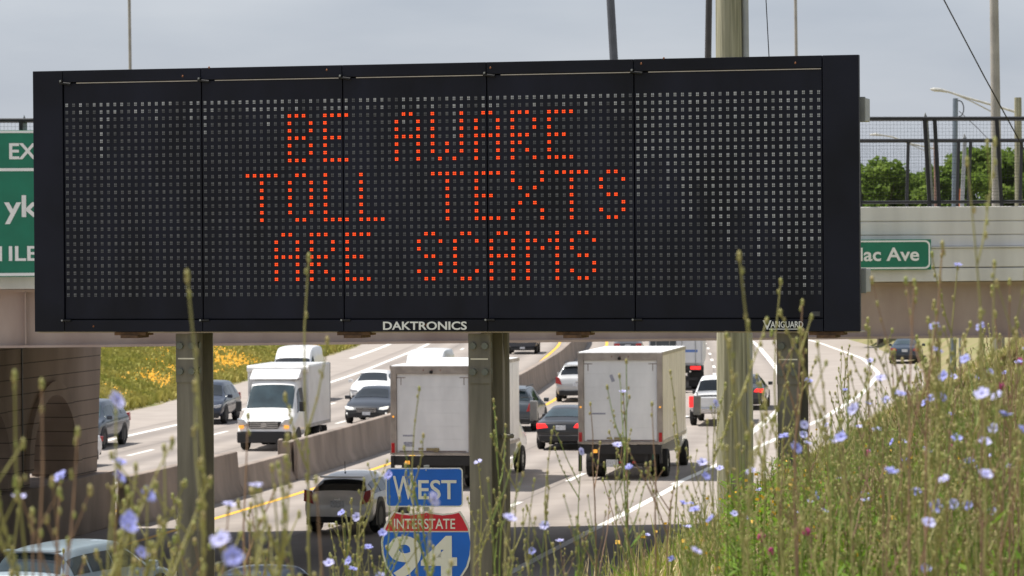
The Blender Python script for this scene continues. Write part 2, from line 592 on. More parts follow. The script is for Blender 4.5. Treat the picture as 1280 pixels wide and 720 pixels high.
# ------------------------------------------------------------------ signs on the overpass
ux, nrm = Vector((math.cos(ANG), math.sin(ANG), 0)), Vector((-math.sin(ANG), math.cos(ANG), 0))
def bridge_sign(name, label, px0, py0, px1, py1, yl):
    xa, xb = brx(px0, (py0 + py1) / 2, yl), brx(px1, (py0 + py1) / 2, yl)
    o = Vector((0, 73, 0)) + nrm * yl
    ptop, pbot = o + ux * xb, None
    D = ptop.dot(Vector((0, 1, 0)))
    zt = at(px1, py0, D).z; zb = at(px1, py1, D).z
    t = thing(name, label, 'road sign', o + ux * xa + Vector((0, 0, zb)), ANG)
    return t, xb - xa, zt - zb, lambda px: brx(px, (py0 + py1) / 2, yl) - xa, lambda py: at(px1, py, D).z - zb
t, W_, H_, fx_, fz_ = bridge_sign('exit_sign', 'large green exit sign with white lettering hung on the overpass', -150, 163, 41, 346, -.35)
W_ = fx_(100)
m = MB(); m.box((W_ / 2, .03, H_ / 2), (W_, .05, H_)); m.build('sign_panel', SIGNGREEN, t, bevel=.01)
m = MB()
zl = fz_(212)
m.box((W_ / 2, 0, zl), (W_ - .1, .012, .06)); m.box((W_ / 2, 0, .05), (W_ - .1, .012, .06)); m.box((W_ / 2, 0, H_ - .03), (W_, .012, .045))
m.build('border', SIGNWHITE, t)
lettering('exit_lettering', 'EXIT', (fx_(12), fz_(199), fx_(70), fz_(179)), -.002, SIGNWHITE, t, .02)
lettering('place_lettering', 'Van D', (fx_(-92), fz_(271.5), fx_(-2), fz_(245)), -.002, SIGNWHITE, t, .02)
lettering('place_lettering', 'yke', (fx_(5), fz_(280), fx_(66), fz_(244)), -.002, SIGNWHITE, t, .02)
lettering('distance_lettering', '1 M', (fx_(-32), fz_(326), fx_(2), fz_(307.5)), -.002, SIGNWHITE, t, .02)
lettering('distance_lettering', 'ILE', (fx_(10.5), fz_(326), fx_(47), fz_(307.5)), -.002, SIGNWHITE, t, .02)
m = MB()
for x in (.8, W_ - .6): m.box((x, .15, H_ / 2), (.1, .2, H_ + .1))
m.build('bracket', GALV, t)
t, W_, H_, fx_, fz_ = bridge_sign('street_name_sign', 'small green street-name sign reading Ave on the pale parapet', 985, 299, 1164, 337, -.14)
m = MB(); m.box((W_ / 2, .03, H_ / 2), (W_, .04, H_)); m.build('sign_panel', SIGNGREEN, t)
def rrect(x0, z0, x1, z1, r_, k=5):
    p = []
    for cx, cz, a0 in ((x1 - r_, z1 - r_, 0), (x0 + r_, z1 - r_, 90), (x0 + r_, z0 + r_, 180), (x1 - r_, z0 + r_, 270)):
        for i in range(k + 1):
            a = R(a0 + 90 * i / k)
            p.append((cx + r_ * math.cos(a), cz + r_ * math.sin(a)))
    return p
def frame_ring(mb, outer, inner, y0, y1, mi=0):
    n = len(outer)
    for i in range(n):
        j = (i + 1) % n
        q = [outer[i], outer[j], inner[j], inner[i]]
        mb.add([(p[0], y0, p[1]) for p in q] + [(p[0], y1, p[1]) for p in q], [(0, 1, 2, 3), (4, 5, 6, 7), (0, 1, 5, 4), (2, 3, 7, 6)], mi)
m = MB(); frame_ring(m, rrect(.02, .02, W_ - .02, H_ - .02, .11), rrect(.055, .055, W_ - .055, H_ - .055, .085), .0, .012); m.build('border', SIGNWHITE, t)
lettering('street_lettering', 'Cadil', (fx_(1003), fz_(326), fx_(1071), fz_(309)), .004, SIGNWHITE, t, .02)
lettering('street_lettering', 'lac Ave', (fx_(1075), fz_(326), fx_(1149), fz_(309)), .004, SIGNWHITE, t, .02)

# ------------------------------------------------------------------ electronic message sign
TH_ = -.25142801
ms = thing('message_sign', 'wide black electronic message board with orange dot letters on steel posts', 'message sign', (-4.04335, 31.85403, 8.30512), TH_)
P = .066
CABM = mat('sign_cabinet_black', (.007, .008, .0165), .5, .1, .45, 1.2, spec=.25, detail=8)
DOORM = mat('sign_door_black', (.008, .009, .0185), .55, .1, .45, 2.0, spec=.25, detail=10, stretch=(1, 1, .35))
DW = 105 * P
XL, XR, ZT_, ZB_ = -.29, DW + .315, .31, -2.05
m = MB()
m.box(((XL + XR - .09) / 2, .32, (ZT_ + ZB_) / 2), (XR - XL - .13, .56, ZT_ - ZB_ - .02))
m.build('cabinet', CABM, ms, bevel=.006)
m = MB()
m.box(((XL) / 2, .01, (ZT_ + ZB_) / 2), (-XL - .004, .07, ZT_ - ZB_))
m.build('side_frame', CABM, ms, bevel=.004)
m = MB()
m.box(((XR + DW) / 2 + .002, .01, (ZT_ + ZB_) / 2), (XR - DW - .004, .07, ZT_ - ZB_))
m.build('side_frame', CABM, ms, bevel=.004)
cols = [0, 20, 40, 60, 80, 105]
for nm, za, zb in (('top_rail', .205, ZT_), ('bottom_rail', ZB_, -1.945)):
    m = MB()
    for i in range(5):
        m.box(((cols[i] + cols[i + 1]) / 2 * P, .01, (za + zb) / 2), ((cols[i + 1] - cols[i]) * P - .006, .07, zb - za))
    m.build(nm, CABM, ms, bevel=.003)
for i in range(5):
    m = MB()
    xa, xb = cols[i] * P + .005, cols[i + 1] * P - .005
    m.box(((xa + xb) / 2, .018, -.87), (xb - xa, .05, 2.13))
    d = m.build('door', DOORM, ms, bevel=.003)
    m = MB(); m.box(((xa + xb) / 2 + .06, -.012, .196), (xb - xa - .13, .014, .007))
    m.build('lit_edge_line', mat('painted_edge_glint', (.5, .44, .38), .3, .6), d)  # pale strip painting the light caught along the door's top edge
    m = MB(); m.tube([(xa - .03, -.035, .2), (xa + .075, -.035, .187)], .011, 6); m.tube([(xa - .012, -.06, .215), (xa - .012, .0, .215)], .013, 6)
    m.build('latch', BLACKMETAL, d)
    m = MB(); m.tube([(xa - .03, -.035, -1.947), (xa + .06, -.035, -1.947)], .01, 6)
    m.build('latch', BLACKMETAL, d)
    m = MB(); m.tube([(xa - .012, -.05, .215), (xa - .012, -.066, .215)], .009, 6); m.tube([(xa - .02, -.04, -1.947), (xa - .02, -.052, -1.947)], .009, 6); m.build('bolt_head', GALV, d)
rust = mat('rust_rivet', (.25, .1, .045), .8)
m = MB()
for x, z in ((1.15, .24), (2.5, .27), (4.0, .26), (5.35, .27), (6.7, .25), (1.4, .313), (5.55, .313), (3.4, -1.99), (.28, -2.0)):
    m.blob((x, -.027, z), .011)
m.build('rivet', rust, ms)

GLY = {
 'A': [".##.", "#..#", "#..#", "####", "#..#", "#..#", "#..#"], 'B': ["###.", "#..#", "#..#", "###.", "#..#", "#..#", "###."],
 'C': [".##.", "#..#", "#...", "#...", "#...", "#..#", ".##."], 'E': ["####", "#...", "#...", "###.", "#...", "#...", "####"],
 'L': ["#...", "#...", "#...", "#...", "#...", "#...", "####"], 'M': ["#...#", "##.##", "#.#.#", "#...#", "#...#", "#...#", "#...#"],
 'O': [".##.", "#..#", "#..#", "#..#", "#..#", "#..#", ".##."], 'R': ["###.", "#..#", "#..#", "###.", "##..", "#.#.", "#..#"],
 'S': [".##.", "#..#", "#...", ".##.", "...#", "#..#", ".##."], 'T': ["#####", "..#..", "..#..", "..#..", "..#..", "..#..", "..#.."],
 'W': ["#...#", "#...#", "#...#", "#...#", "#.#.#", "#.#.#", ".#.#."], 'X': ["#...#", "#...#", ".#.#.", "..#..", ".#.#.", "#...#", "#...#"]}
lit = set()
for txt, c0, r0 in (('BE AWARE', 32, 2), ('TOLL TEXTS', 26, 10), ('ARE SCAMS', 30, 18)):
    c = c0
    for ch in txt:
        if ch == ' ':
            c += 5; continue
        g = GLY[ch]
        for r_ in range(7):
            for k, q in enumerate(g[r_]):
                if q == '#': lit.add((c + k, r0 + r_))
        c += len(g[0]) + 1
lensm = mat('pixel_lens', (.075, .078, .088), .35, 0, .3, 9, col2=(.17, .175, .19), spec=.4, detail=6)
lens_sky = mat('pixel_lens_sky_sheen', (.27, .28, .30), .35, 0, .3, 9, col2=(.55, .56, .6), spec=.4, detail=6)  # paler lens copy: sky reflection put into the colour
lensd = mat('pixel_recess', (.004, .004, .005), .7)
LED = mat('led_orange_red', (1, .07, .006), .4, var=.22, scale=14, emit=.95)
mg, ml = MB(), MB()
rr = random.Random(3)
RUN = [min(9, int(rr.expovariate(.75))) + (1 if rr.random() < .6 else 0) if c < 80 else int(min(27, rr.uniform(7, 15) + (c - 80) * .55)) for c in range(105)]  # rows per column that get the painted sky reflection, deepest at right
for r_ in range(27):
    for c in range(105):
        x, z = (c + .5) * P, -r_ * P
        if (c, r_) in lit:
            for sx in (-1, 1):
                for sz in (-1, 1):
                    ml.box((x + sx * .0082, -.011, z + sz * .0078), (.0112, .006, .0105))
        else:
            wv, hv = .027, .033
            sky_sheen = 1 if r_ < RUN[c] else 0
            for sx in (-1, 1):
                mg.box((x + sx * wv / 4, -.0085, z + .0045), (wv / 2 - .0035, .003, hv / 2), sky_sheen)
                mg.box((x + sx * wv / 4, -.0085, z - .0125), (wv / 2 - .0035, .003, hv / 2 - .007), sky_sheen)
mg.build('unlit_pixels', [lensm, lens_sky], ms, fix=False)
ml.build('lit_message', LED, ms, fix=False)
lettering('maker_lettering', 'DAKTRONICS', (3.005, -2.035, 3.77, -1.961), -.027, SIGNWHITE, ms, .02)
lettering('model_lettering', 'V', (6.405, -2.035, 6.48, -1.955), -.027, SIGNWHITE, ms, .012)
lettering('model_lettering', 'ANGUARD', (6.472, -2.018, 6.755, -1.963), -.027, SIGNWHITE, ms, .012)
m = MB(); m.box((6.6, -.028, -2.03), (.29, .004, .007)); m.build('underline', SIGNWHITE, ms)
m = MB(); m.box((6.86, -.009, -1.9), (.075, .006, .04)); m.build('badge', mat('badge_grey', (.05, .05, .055), .4), ms)
for z in (-.15, -1.62):
    m = MB(); m.box((XR - .03, .3, z), (.11, .28, .2)); m.box((XR - .01, .155, z), (.08, .012, .215)); m.build('side_bracket', GALV, ms, bevel=.008)
rb = mat('rusty_bracket', (.12, .065, .035), .85, var=.4, scale=20)
for x in (.62, 2.72, 4.72, 6.95):
    m = MB(); m.box((x, .1, ZB_ - .018), (.3, .2, .03)); m.box((x, .12, ZB_ - .045), (.16, .3, .025)); m.build('mounting_bracket', rb, ms)
m = MB(); m.box((DW / 2, .2, ZB_ - .006), (XR - XL, .3, .012)); m.build('bottom_plate', mat('bottom_plate_steel', (.42, .36, .31), .5, .3), ms)
POSTM = mat('post_steel', (.10, .093, .076), .7, .1, .25, 2.4, .14, col2=(.23, .21, .172), stretch=(3, 3, .35), detail=10)
BOLTM = mat('bolt_steel', (.13, .14, .12), .5, .3)
plx = []
def ibeam(mb, cx, y0, dep, wd, z0, z1, tf=.022):
    mb.box((cx, y0, (z0 + z1) / 2), (wd, tf, z1 - z0))
    mb.box((cx, y0 + dep, (z0 + z1) / 2), (wd, tf, z1 - z0))
    mb.box((cx, y0 + dep / 2, (z0 + z1) / 2), (.018, dep - tf, z1 - z0))
for px_, pw in ((237, .195), (603, .195), (989, .195)):
    p0 = at(px_, 500, 32)
    # local x along the sign
    d = FW + RT * ((px_ - 640) / F) + UP * ((360 - 500) / F)
    o = Vector(ms.location); ax = Vector((math.cos(TH_), math.sin(TH_), 0)); nn = Vector((-math.sin(TH_), math.cos(TH_), 0))
    o2 = o + nn * .12
    tt = (o2 - CAM).dot(nn) / d.dot(nn)
    hit = CAM + d * tt
    lx = (hit - o2).dot(ax) - .02
    plx.append(lx)
    gz = bank_z(hit.x, hit.y) - 8.305 - .3
    m = MB(); ibeam(m, lx, .12, .42, pw, gz, ZB_ - .02)
    po = m.build('post', POSTM, ms)
    m = MB()
    m.box((lx, .103, ZB_ - .24), (pw + .004, .012, .44))
    m.box((lx + .016, .33, ZB_ - .24), (.012, .3, .44))
    pl = m.build('splice_plate', POSTM, po)
    for sz in (-.13, -.36):
        for sx in (-.055, .055):
            m = MB(); m.tube([(lx + sx, .1, ZB_ + sz), (lx + sx, .072, ZB_ + sz)], .031, 8); m.build('bolt', BOLTM, po)
        m = MB(); m.tube([(lx + .02, .33, ZB_ + sz), (lx + .05, .33, ZB_ + sz)], .031, 8); m.build('bolt', BOLTM, po)
    m = MB(); m.box((lx, .1, ZB_ - .245), (.16, .008, .012)); m.build('lit_joint_line', mat('painted_joint_glint', (.7, .66, .55), .5), po)  # pale strip painting the lit line of the coupling joint
m = MB()
lx2 = plx[1] + .105
m.tube([(lx2, .62, -5.2), (lx2, .62, ZB_ - .02)], .035, 8); m.tube([(lx2 - .02, .5, -3.0), (lx2 + .06, .62, -3.0)], .02, 6)
m.build('conduit', POSTM, ms)

# ------------------------------------------------------------------ route marker
gp = at(533, 640, 35)
rm_ = thing('route_marker', 'blue West interstate 94 shield sign assembly with red band below the board', 'road sign', (gp.x, 35, 0), -.08)
sx_ = lambda px: (px - 533) / F * 35
sz_ = lambda py: at(533, py, 35).z
m = MB(); m.prism(rrect(sx_(482), sz_(634), sx_(579), sz_(585), .035), 0, .004); pl = m.build('west_panel', SIGNWHITE, rm_)
m = MB(); m.prism(rrect(sx_(483.6), sz_(632.4), sx_(577.4), sz_(586.6), .03), -.004, -.001); m.build('blue_field', SIGNBLUE, pl)
lettering('west_lettering', 'W', (sx_(491), sz_(624.5), sx_(518), sz_(595)), -.005, SIGNWHITE, pl, .012, .004)
lettering('west_lettering', 'EST', (sx_(523), sz_(624.5), sx_(571), sz_(600)), -.005, SIGNWHITE, pl, .012, .004)
hw = sx_(589.5) - sx_(532)
half = [(0, 0), (-.14, .03), (-.37, .06), (-.6, .035), (-.74, .0), (-.82, .12), (-.94, .36), (-1, .68), (-.975, .95), (-.9, 1.22), (-.76, 1.44), (-.5, 1.66), (-.2, 1.82), (0, 1.9)]
sh = half + [(-x, z) for x, z in half[-2:0:-1]]
zt0 = sz_(639)
def shield(k, dz=0):
    cz = .92
    return [(x * hw * k, zt0 - ((z - cz) * k + cz) * hw) for x, z in sh]
m = MB(); m.prism(shield(1), 0, .004); pl = m.build('shield', SIGNWHITE, rm_)
inner = shield(.955)
zs1, zs2 = sz_(664), sz_(665.6)
def clip(poly, z, above):
    out = []
    for i in range(len(poly)):
        a, b = poly[i], poly[(i + 1) % len(poly)]
        ia, ib = (a[1] > z) == above, (b[1] > z) == above
        if ia: out.append(a)
        if ia != ib:
            t_ = (z - a[1]) / (b[1] - a[1]); out.append((a[0] + t_ * (b[0] - a[0]), z))
    return out
m = MB(); m.prism(clip(inner, zs1, True), -.004, -.001); m.build('red_band', SIGNRED, pl)
m = MB(); m.prism(clip(inner, zs2, False), -.004, -.001); m.build('blue_field', SIGNBLUE, pl)
lettering('interstate_lettering', 'INTERSTATE', (sx_(492), sz_(661.5), sx_(569), sz_(648.5)), -.005, SIGNWHITE, pl, .012, .004)
lettering('number_lettering', '94', (sx_(484), sz_(725), sx_(571), sz_(670)), -.005, SIGNWHITE, pl, .03, .004)
gz = bank_z(gp.x, 35)
m = MB()
m.box((0, .035, (sz_(582) + gz) / 2 - .15), (.055, .02, sz_(582) - gz + .3)); m.box((0, .05, (sz_(582) + gz) / 2 - .15), (.02, .03, sz_(582) - gz + .3))
m.build('post', GALV, rm_)
m = MB()
for py in (588, 631, 644, 700): m.blob((0, -.008, sz_(py)), .008)
m.build('bolt', GALV, rm_)

# ------------------------------------------------------------------ poles, wires
def zground(x, y): return bank_z(x, min(y, 900))
p = at(915, 500, 36)
up = thing('utility_pole', 'weathered round wooden utility pole with grey conduit behind the message board', 'pole', (p.x, 36, zground(p.x, 36)))
m = MB()
h0 = 12.5
m.tube([(0, 0, -.3), (.0, 0, 3), (-.01, 0, 6), (-.03, 0, h0)], [.165, .148, .132, .11], 16); m.build('shaft', WOOD, up, smooth=50)
m = MB(); m.tube([(.175, -.02, -.2), (.165, -.02, 4.1)], .045, 10); m.tube([(.165, -.02, 4.1), (.13, -.02, h0 - 1)], .036, 10); m.tube([(.165, -.02, 4.05), (.165, -.02, 4.15)], .055, 10)
m.build('conduit', GALV, up, smooth=50)
def pole(name, label, cat, px, py, pt, D, r0, r1, mt, topz=None, base=None, lean=0, group=None):
    p = at(px, py, D)
    q = at(pt[0], pt[1], D)
    zb = zground(p.x, D) if base is None else base
    t = thing(name, label, cat, (p.x, D, zb), 0, group)
    sl_ = (q.x - p.x) / max(.01, q.z - p.z)
    zt = q.z if topz is None else topz
    m = MB(); m.tube([((zb - p.z) * sl_ - 0, 0, 0 if base is None else 0), ((zt - p.z) * sl_, 0, zt - zb)], [r0, r1], 12)
    m.build('shaft', mt, t, smooth=50)
    return t, lambda a, b, D_=D: tuple(at(a, b, D_) - Vector((p.x, D, zb)))
CPOLE = mat('pole_concrete', (.33, .31, .28), .8, 0, .15, 1.5)
t, f = pole('light_mast', 'thin grey mast rising above the left end of the board', 'mast', 163, 80, (162, 0), 210, .10, .09, CPOLE, 22, group='thin masts above the board')
t, f = pole('light_mast', 'thin grey mast just right of the wooden pole top', 'mast', 995, 66, (994, 0), 210, .10, .09, CPOLE, 22, group='thin masts above the board')
DPOLE = mat('dark_pole', (.035, .032, .032), .6, .2)
p = at(768, 200, 79)
t, f = pole('bridge_lamp_post', 'thick slate-dark leaning post above the middle of the board', 'post', 767, 70, (763, 0), 79, .105, .085, mat('slate_pole', (.07, .075, .09), .6, .2), 15, 6.46)
t, f = pole('bridge_lamp_post', 'dark brown post close left of the wooden pole top', 'post', 885, 68, (886, 0), 79, .08, .07, DPOLE, 15, 6.46)
t, f = pole('light_mast', 'tall pale tapered pole rising out of frame behind the fence', 'mast', 1246, 250, (1242, 0), 120, .2, .135, CPOLE, 19)
t, f = pole('signal_pole', 'slim blue-grey steel pole with a wire loop behind the fence', 'pole', 1193, 250, (1194, 123), 132, .115, .1, mat('blue_steel', (.2, .24, .29), .5, .4))
m = MB(); c0 = f(1199, 134, 132)
m.tube([Vector(c0) + Vector((.17 * math.cos(q), .0, .3 * math.sin(q) - .05)) for q in np.linspace(-1.7, 2.6, 14)], .022, 5); m.build('wire_loop', BLACKMETAL, t)
t, f = pole('street_lamp', 'wooden pole with long pale arm lamp reaching left', 'street lamp', 1273, 250, (1272, 122), 126, .15, .13, WOOD)
m = MB()
m.tube([f(1270, 140), f(1240, 131), f(1205, 121), f(1185, 114.5), f(1178, 113)], [.045, .045, .04, .04, .035], 8)
m.tube([f(1246, 143), f(1215, 127), f(1197, 119)], .025, 6); ar = m.build('arm', mat('lamp_arm_pale', (.55, .54, .5), .5, .3), t)
m = MB(); m.tube([f(1184, 114.5), f(1176, 112.6), f(1168, 112), f(1163, 111.5)], [.045, .065, .07, .03], 8); m.build('lamp_head', MATS['lamp_arm_pale'], ar)
t, f = pole('street_lamp', 'distant reddish wooden lamp pole with thin arm seen through the fence', 'street lamp', 1170, 250, (1169, 178), 190, .11, .1, mat('red_wood', (.25, .15, .12), .85))
m = MB(); m.tube([f(1169, 186), f(1140, 180), f(1115, 171), f(1100, 168.5)], .045, 6); m.tube([f(1160, 190), f(1125, 175)], .025, 6); ar = m.build('arm', MATS['lamp_arm_pale'], t)
m = MB(); m.tube([f(1102, 169), f(1095, 168), f(1087, 168.5)], [.05, .075, .04], 8); m.build('lamp_head', MATS['lamp_arm_pale'], ar)
p = at(1199, 250, 134)
t = thing('traffic_marker', 'small orange marker standing beside the blue-grey pole', 'marker', (p.x, 134, zground(p.x, 134)))
m = MB(); zt = at(1199, 236, 134).z - zground(p.x, 134); m.tube([(0, 0, 0), (0, 0, zt)], .05, 8); m.build('stem', GALV, t)
m = MB(); m.box((0, -.06, zt - .55), (.3, .02, 1.1)); m.build('panel', mat('orange_panel', (.8, .2, .05), .5), t)
def wire(name, label, pts, r_):
    m = MB(); m.tube([at(*q) for q in pts], r_, 5)
    return tag(m.build(name, BLACKMETAL), label, 'wire')
wire('overhead_wire', 'dark cable sloping down steeply across the sky at far right', [(1130, -93, 60), (1180, 0, 60), (1230, 95, 61), (1282, 190, 62)], .012)
wire('overhead_wire', 'thin wire hanging beside the wooden pole above the board', [(954, -60, 38), (957.5, 0, 38), (961, 66, 38), (965, 140, 38)], .0055)
wire('overhead_wire', 'thin wire running from the blue-grey pole to the tall pale pole', [(1199, 139, 131), (1222, 160, 126), (1243, 182, 121)], .015)

# ------------------------------------------------------------------ vehicles
WHEELS = {}
def wheel(parent, x, y, r_, wd, side, rim=RIM):
    key = (round(r_, 3), round(wd, 3), side, rim.name)
    if key not in WHEELS:
        m = MB(); N = 20
        prof = [(-wd / 2, r_ * .62), (-wd / 2, r_ * .93), (-wd / 2 + .03, r_), (wd / 2 - .03, r_), (wd / 2, r_ * .93), (wd / 2, r_ * .62)]
        for i in range(N):
            a = 2 * math.pi * i / N
            for q, rr_ in prof: m.v.append((q, rr_ * math.cos(a), rr_ * math.sin(a)))
        for i in range(N):
            for j in range(5):
                m.f.append((i * 6 + j, i * 6 + j + 1, ((i + 1) % N) * 6 + j + 1, ((i + 1) % N) * 6 + j)); m.m.append(0)
        t_ = m.build('wheel', TYRE, None, smooth=40)
        m = MB()
        xo = side * (wd / 2 - .03)
        m.tube([(xo - side * .06, 0, 0), (xo, 0, 0)], r_ * .64, 20, 0)
        for i in range(6):
            a = 2 * math.pi * i / 6
            m.box((xo + side * .004, math.cos(a) * r_ * .42, math.sin(a) * r_ * .42), (.012, r_ * .16, r_ * .16), 1)
        q_ = m.build('rim', [rim, DKPL], None)
        WHEELS[key] = (t_.data, q_.data)
        bpy.data.objects.remove(t_); bpy.data.objects.remove(q_)
    a, b = WHEELS[key]
    o = bpy.data.objects.new('wheel', a); COL.objects.link(o); o.parent = parent; o.location = (x, y, r_)
    o2 = bpy.data.objects.new('rim', b); COL.objects.link(o2); o2.parent = o
    return o


class Body:
    def __init__(s, st, W):
        s.rings = []
        s.st = st
        for y, low, belt, top, wf, wt in st:
            hw_ = W / 2 * wf
            wt = wt * W / 2
            h = belt - low
            flat = top - belt < .15
            half = [(0, low), (hw_ * .86, low), (hw_ * .985, low + .3 * h), (hw_, low + .62 * h), (hw_ * .965, belt), (wt, top - (.02 if flat else .07)), (wt * .86, top - .005), (0, top + .02)]
            ring = [Vector((x, y, z)) for x, z in half] + [Vector((-x, y, z)) for x, z in half[-2:0:-1]]
            s.rings.append(ring)
        def cut(p): return [q for i in range(len(p)) for q in (p[i].lerp(p[(i + 1) % len(p)], .25), p[i].lerp(p[(i + 1) % len(p)], .75))]
        s.rings = [cut(cut(r_)) for r_ in s.rings]
        def along(rs):
            out = [rs[0]]
            for a_, b_ in zip(rs[:-1], rs[1:]):
                out += [[p.lerp(q, .25) for p, q in zip(a_, b_)], [p.lerp(q, .75) for p, q in zip(a_, b_)]]
            return out + [rs[-1]]
        s.rings = along(along(s.rings))

    def S(s, a, j):
        a = min(max(4 * a + 1.5, 0), len(s.rings) - 1.001)
        i = int(a); fa = a - i
        j = (4 * j - 1.5) % 56
        k = int(j); fj = j - k
        def r_(q): return s.rings[q][k].lerp(s.rings[q][(k + 1) % 56], fj)
        return r_(i).lerp(r_(i + 1), fa)

    def shell(s, name, mt, parent):
        m = MB()
        for r_ in s.rings: m.v += [tuple(p) for p in r_]
        n = len(s.rings)
        for i in range(n - 1):
            for j in range(56):
                m.f.append((i * 56 + j, i * 56 + (j + 1) % 56, (i + 1) * 56 + (j + 1) % 56, (i + 1) * 56 + j)); m.m.append(0)
        m.f += [tuple(range(56)), tuple(range((n - 1) * 56, n * 56))]; m.m += [0, 0]
        return m.build(name, mt, parent, smooth=32)

    def patch(s, name, a0, a1, j0, j1, mt, parent, off=.012, na=6, nj=8, quad=None):
        m = MB(); pts = []
        for i in range(na + 1):
            for k in range(nj + 1):
                u, v = i / na, k / nj
                if quad:
                    a = (quad[0][0] * (1 - u) + quad[1][0] * u) * (1 - v) + (quad[3][0] * (1 - u) + quad[2][0] * u) * v
                    j = (quad[0][1] * (1 - u) + quad[1][1] * u) * (1 - v) + (quad[3][1] * (1 - u) + quad[2][1] * u) * v
                else:
                    a, j = a0 + (a1 - a0) * u, j0 + (j1 - j0) * v
                p = s.S(a, j)
                e = .04
                n_ = (s.S(a + e, j) - s.S(a - e, j)).cross(s.S(a, j + e) - s.S(a, j - e))
                n_ = n_.normalized() if n_.length > 1e-9 else Vector((0, 0, 1))
                if n_.dot(p - Vector((0, p.y, .9))) < 0 and abs(n_.y) < .9: n_ = -n_
                pts.append((p, n_))
        w_ = nj + 1
        for p, n_ in pts: m.v.append(tuple(p + n_ * off))
        for p, n_ in pts: m.v.append(tuple(p - n_ * .01))
        o = len(pts)
        for i in range(na):
            for k in range(nj):
                m.f.append((i * w_ + k, i * w_ + k + 1, (i + 1) * w_ + k + 1, (i + 1) * w_ + k))
        edge = [k for k in range(nj)]
        ring = [k for k in range(nj + 1)] + [i * w_ + nj for i in range(1, na + 1)] + [na * w_ + k for k in range(nj - 1, -1, -1)] + [i * w_ for i in range(na - 1, 0, -1)]
        for q in range(len(ring)):
            a, b = ring[q], ring[(q + 1) % len(ring)]
            m.f.append((a, b, b + o, a + o))
        m.m = [0] * len(m.f)
        return m.build(name, mt, parent, smooth=30)


PROF = {
 'sedan': (4.84, 1.45, [(-2.42, .45, .72, .75, .84, .74), (-2.34, .26, .93, .97, .93, .80), (-1.88, .22, .97, 1.02, .98, .80), (-1.68, .22, .97, 1.04, 1, .78), (-.95, .2, .95, 1.38, 1, .62), (-.5, .2, .95, 1.43, 1, .62), (.15, .2, .94, 1.45, 1, .62), (.5, .2, .93, 1.40, 1, .60), (1.3, .2, .92, .97, 1, .78), (1.95, .22, .82, .86, .97, .76), (2.3, .26, .66, .70, .9, .70), (2.42, .36, .55, .57, .8, .62)], 3, 4, 7, 8),
 'suv': (4.72, 1.72, [(-2.36, .5, .78, .82, .9, .80), (-2.30, .34, 1.02, 1.06, .95, .84), (-2.20, .30, 1.06, 1.13, .98, .82), (-1.92, .28, 1.07, 1.62, 1, .66), (-1.4, .28, 1.06, 1.70, 1, .66), (-.4, .28, 1.05, 1.72, 1, .66), (.2, .28, 1.04, 1.71, 1, .66), (.55, .28, 1.03, 1.65, 1, .63), (1.3, .28, 1.02, 1.08, 1, .82), (1.95, .28, .95, 1.00, .98, .80), (2.27, .32, .78, .84, .92, .74), (2.36, .45, .62, .66, .84, .66)], 2, 3, 7, 8),
 'hatch': (4.05, 1.52, [(-2.02, .48, .70, .74, .86, .76), (-1.96, .30, .92, .96, .95, .84), (-1.86, .26, .97, 1.03, .99, .84), (-1.5, .24, .97, 1.40, 1, .64), (-1.05, .24, .96, 1.50, 1, .63), (-.3, .24, .95, 1.53, 1, .63), (.2, .24, .94, 1.51, 1, .62), (.5, .24, .93, 1.45, 1, .60), (1.25, .24, .92, .99, 1, .80), (1.65, .26, .84, .9, .96, .76), (1.95, .3, .7, .75, .9, .7), (2.02, .42, .58, .62, .82, .62)], 2, 3, 7, 8),
 'van': (5.6, 2.45, [(-2.8, .5, 1.2, 1.25, .97, .92), (-2.76, .38, 1.4, 1.46, .98, .92), (-2.72, .36, 1.42, 1.6, 1, .9), (-2.62, .36, 1.42, 2.35, 1, .82), (-2.2, .36, 1.42, 2.44, 1, .82), (-.3, .36, 1.4, 2.45, 1, .82), (.75, .36, 1.38, 2.38, 1, .82), (1.18, .36, 1.36, 2.0, 1, .8), (2.0, .36, 1.26, 1.36, 1, .84), (2.5, .36, 1.02, 1.10, .96, .8), (2.74, .4, .8, .85, .9, .72), (2.8, .5, .65, .68, .84, .66)], 2, 3, 7, 8),
 'pickup': (5.7, 1.88, [(-2.85, .62, 1.0, 1.04, .95, .88), (-2.80, .5, 1.08, 1.12, .99, .9), (-1.0, .42, 1.1, 1.14, 1, .9), (-.96, .4, 1.1, 1.17, 1, .86), (-.8, .4, 1.1, 1.78, 1, .7), (-.4, .4, 1.1, 1.87, 1, .7), (.3, .4, 1.09, 1.87, 1, .7), (.65, .4, 1.08, 1.78, 1, .67), (1.3, .4, 1.07, 1.14, 1, .86), (2.2, .4, 1.04, 1.1, 1, .86), (2.75, .42, .92, .97, .96, .8), (2.85, .5, .8, .84, .9, .7)], 3, 4, 7, 8),
}


def place(px, py, L_, onc, extra=0.0):
    g = ground_at(px, py)
    h = heading(g.y) + extra
    c = g + Vector((math.sin(h), math.cos(h), 0)) * (L_ / 2)
    return (c.x, c.y, 0), -h + (math.pi if onc else 0)


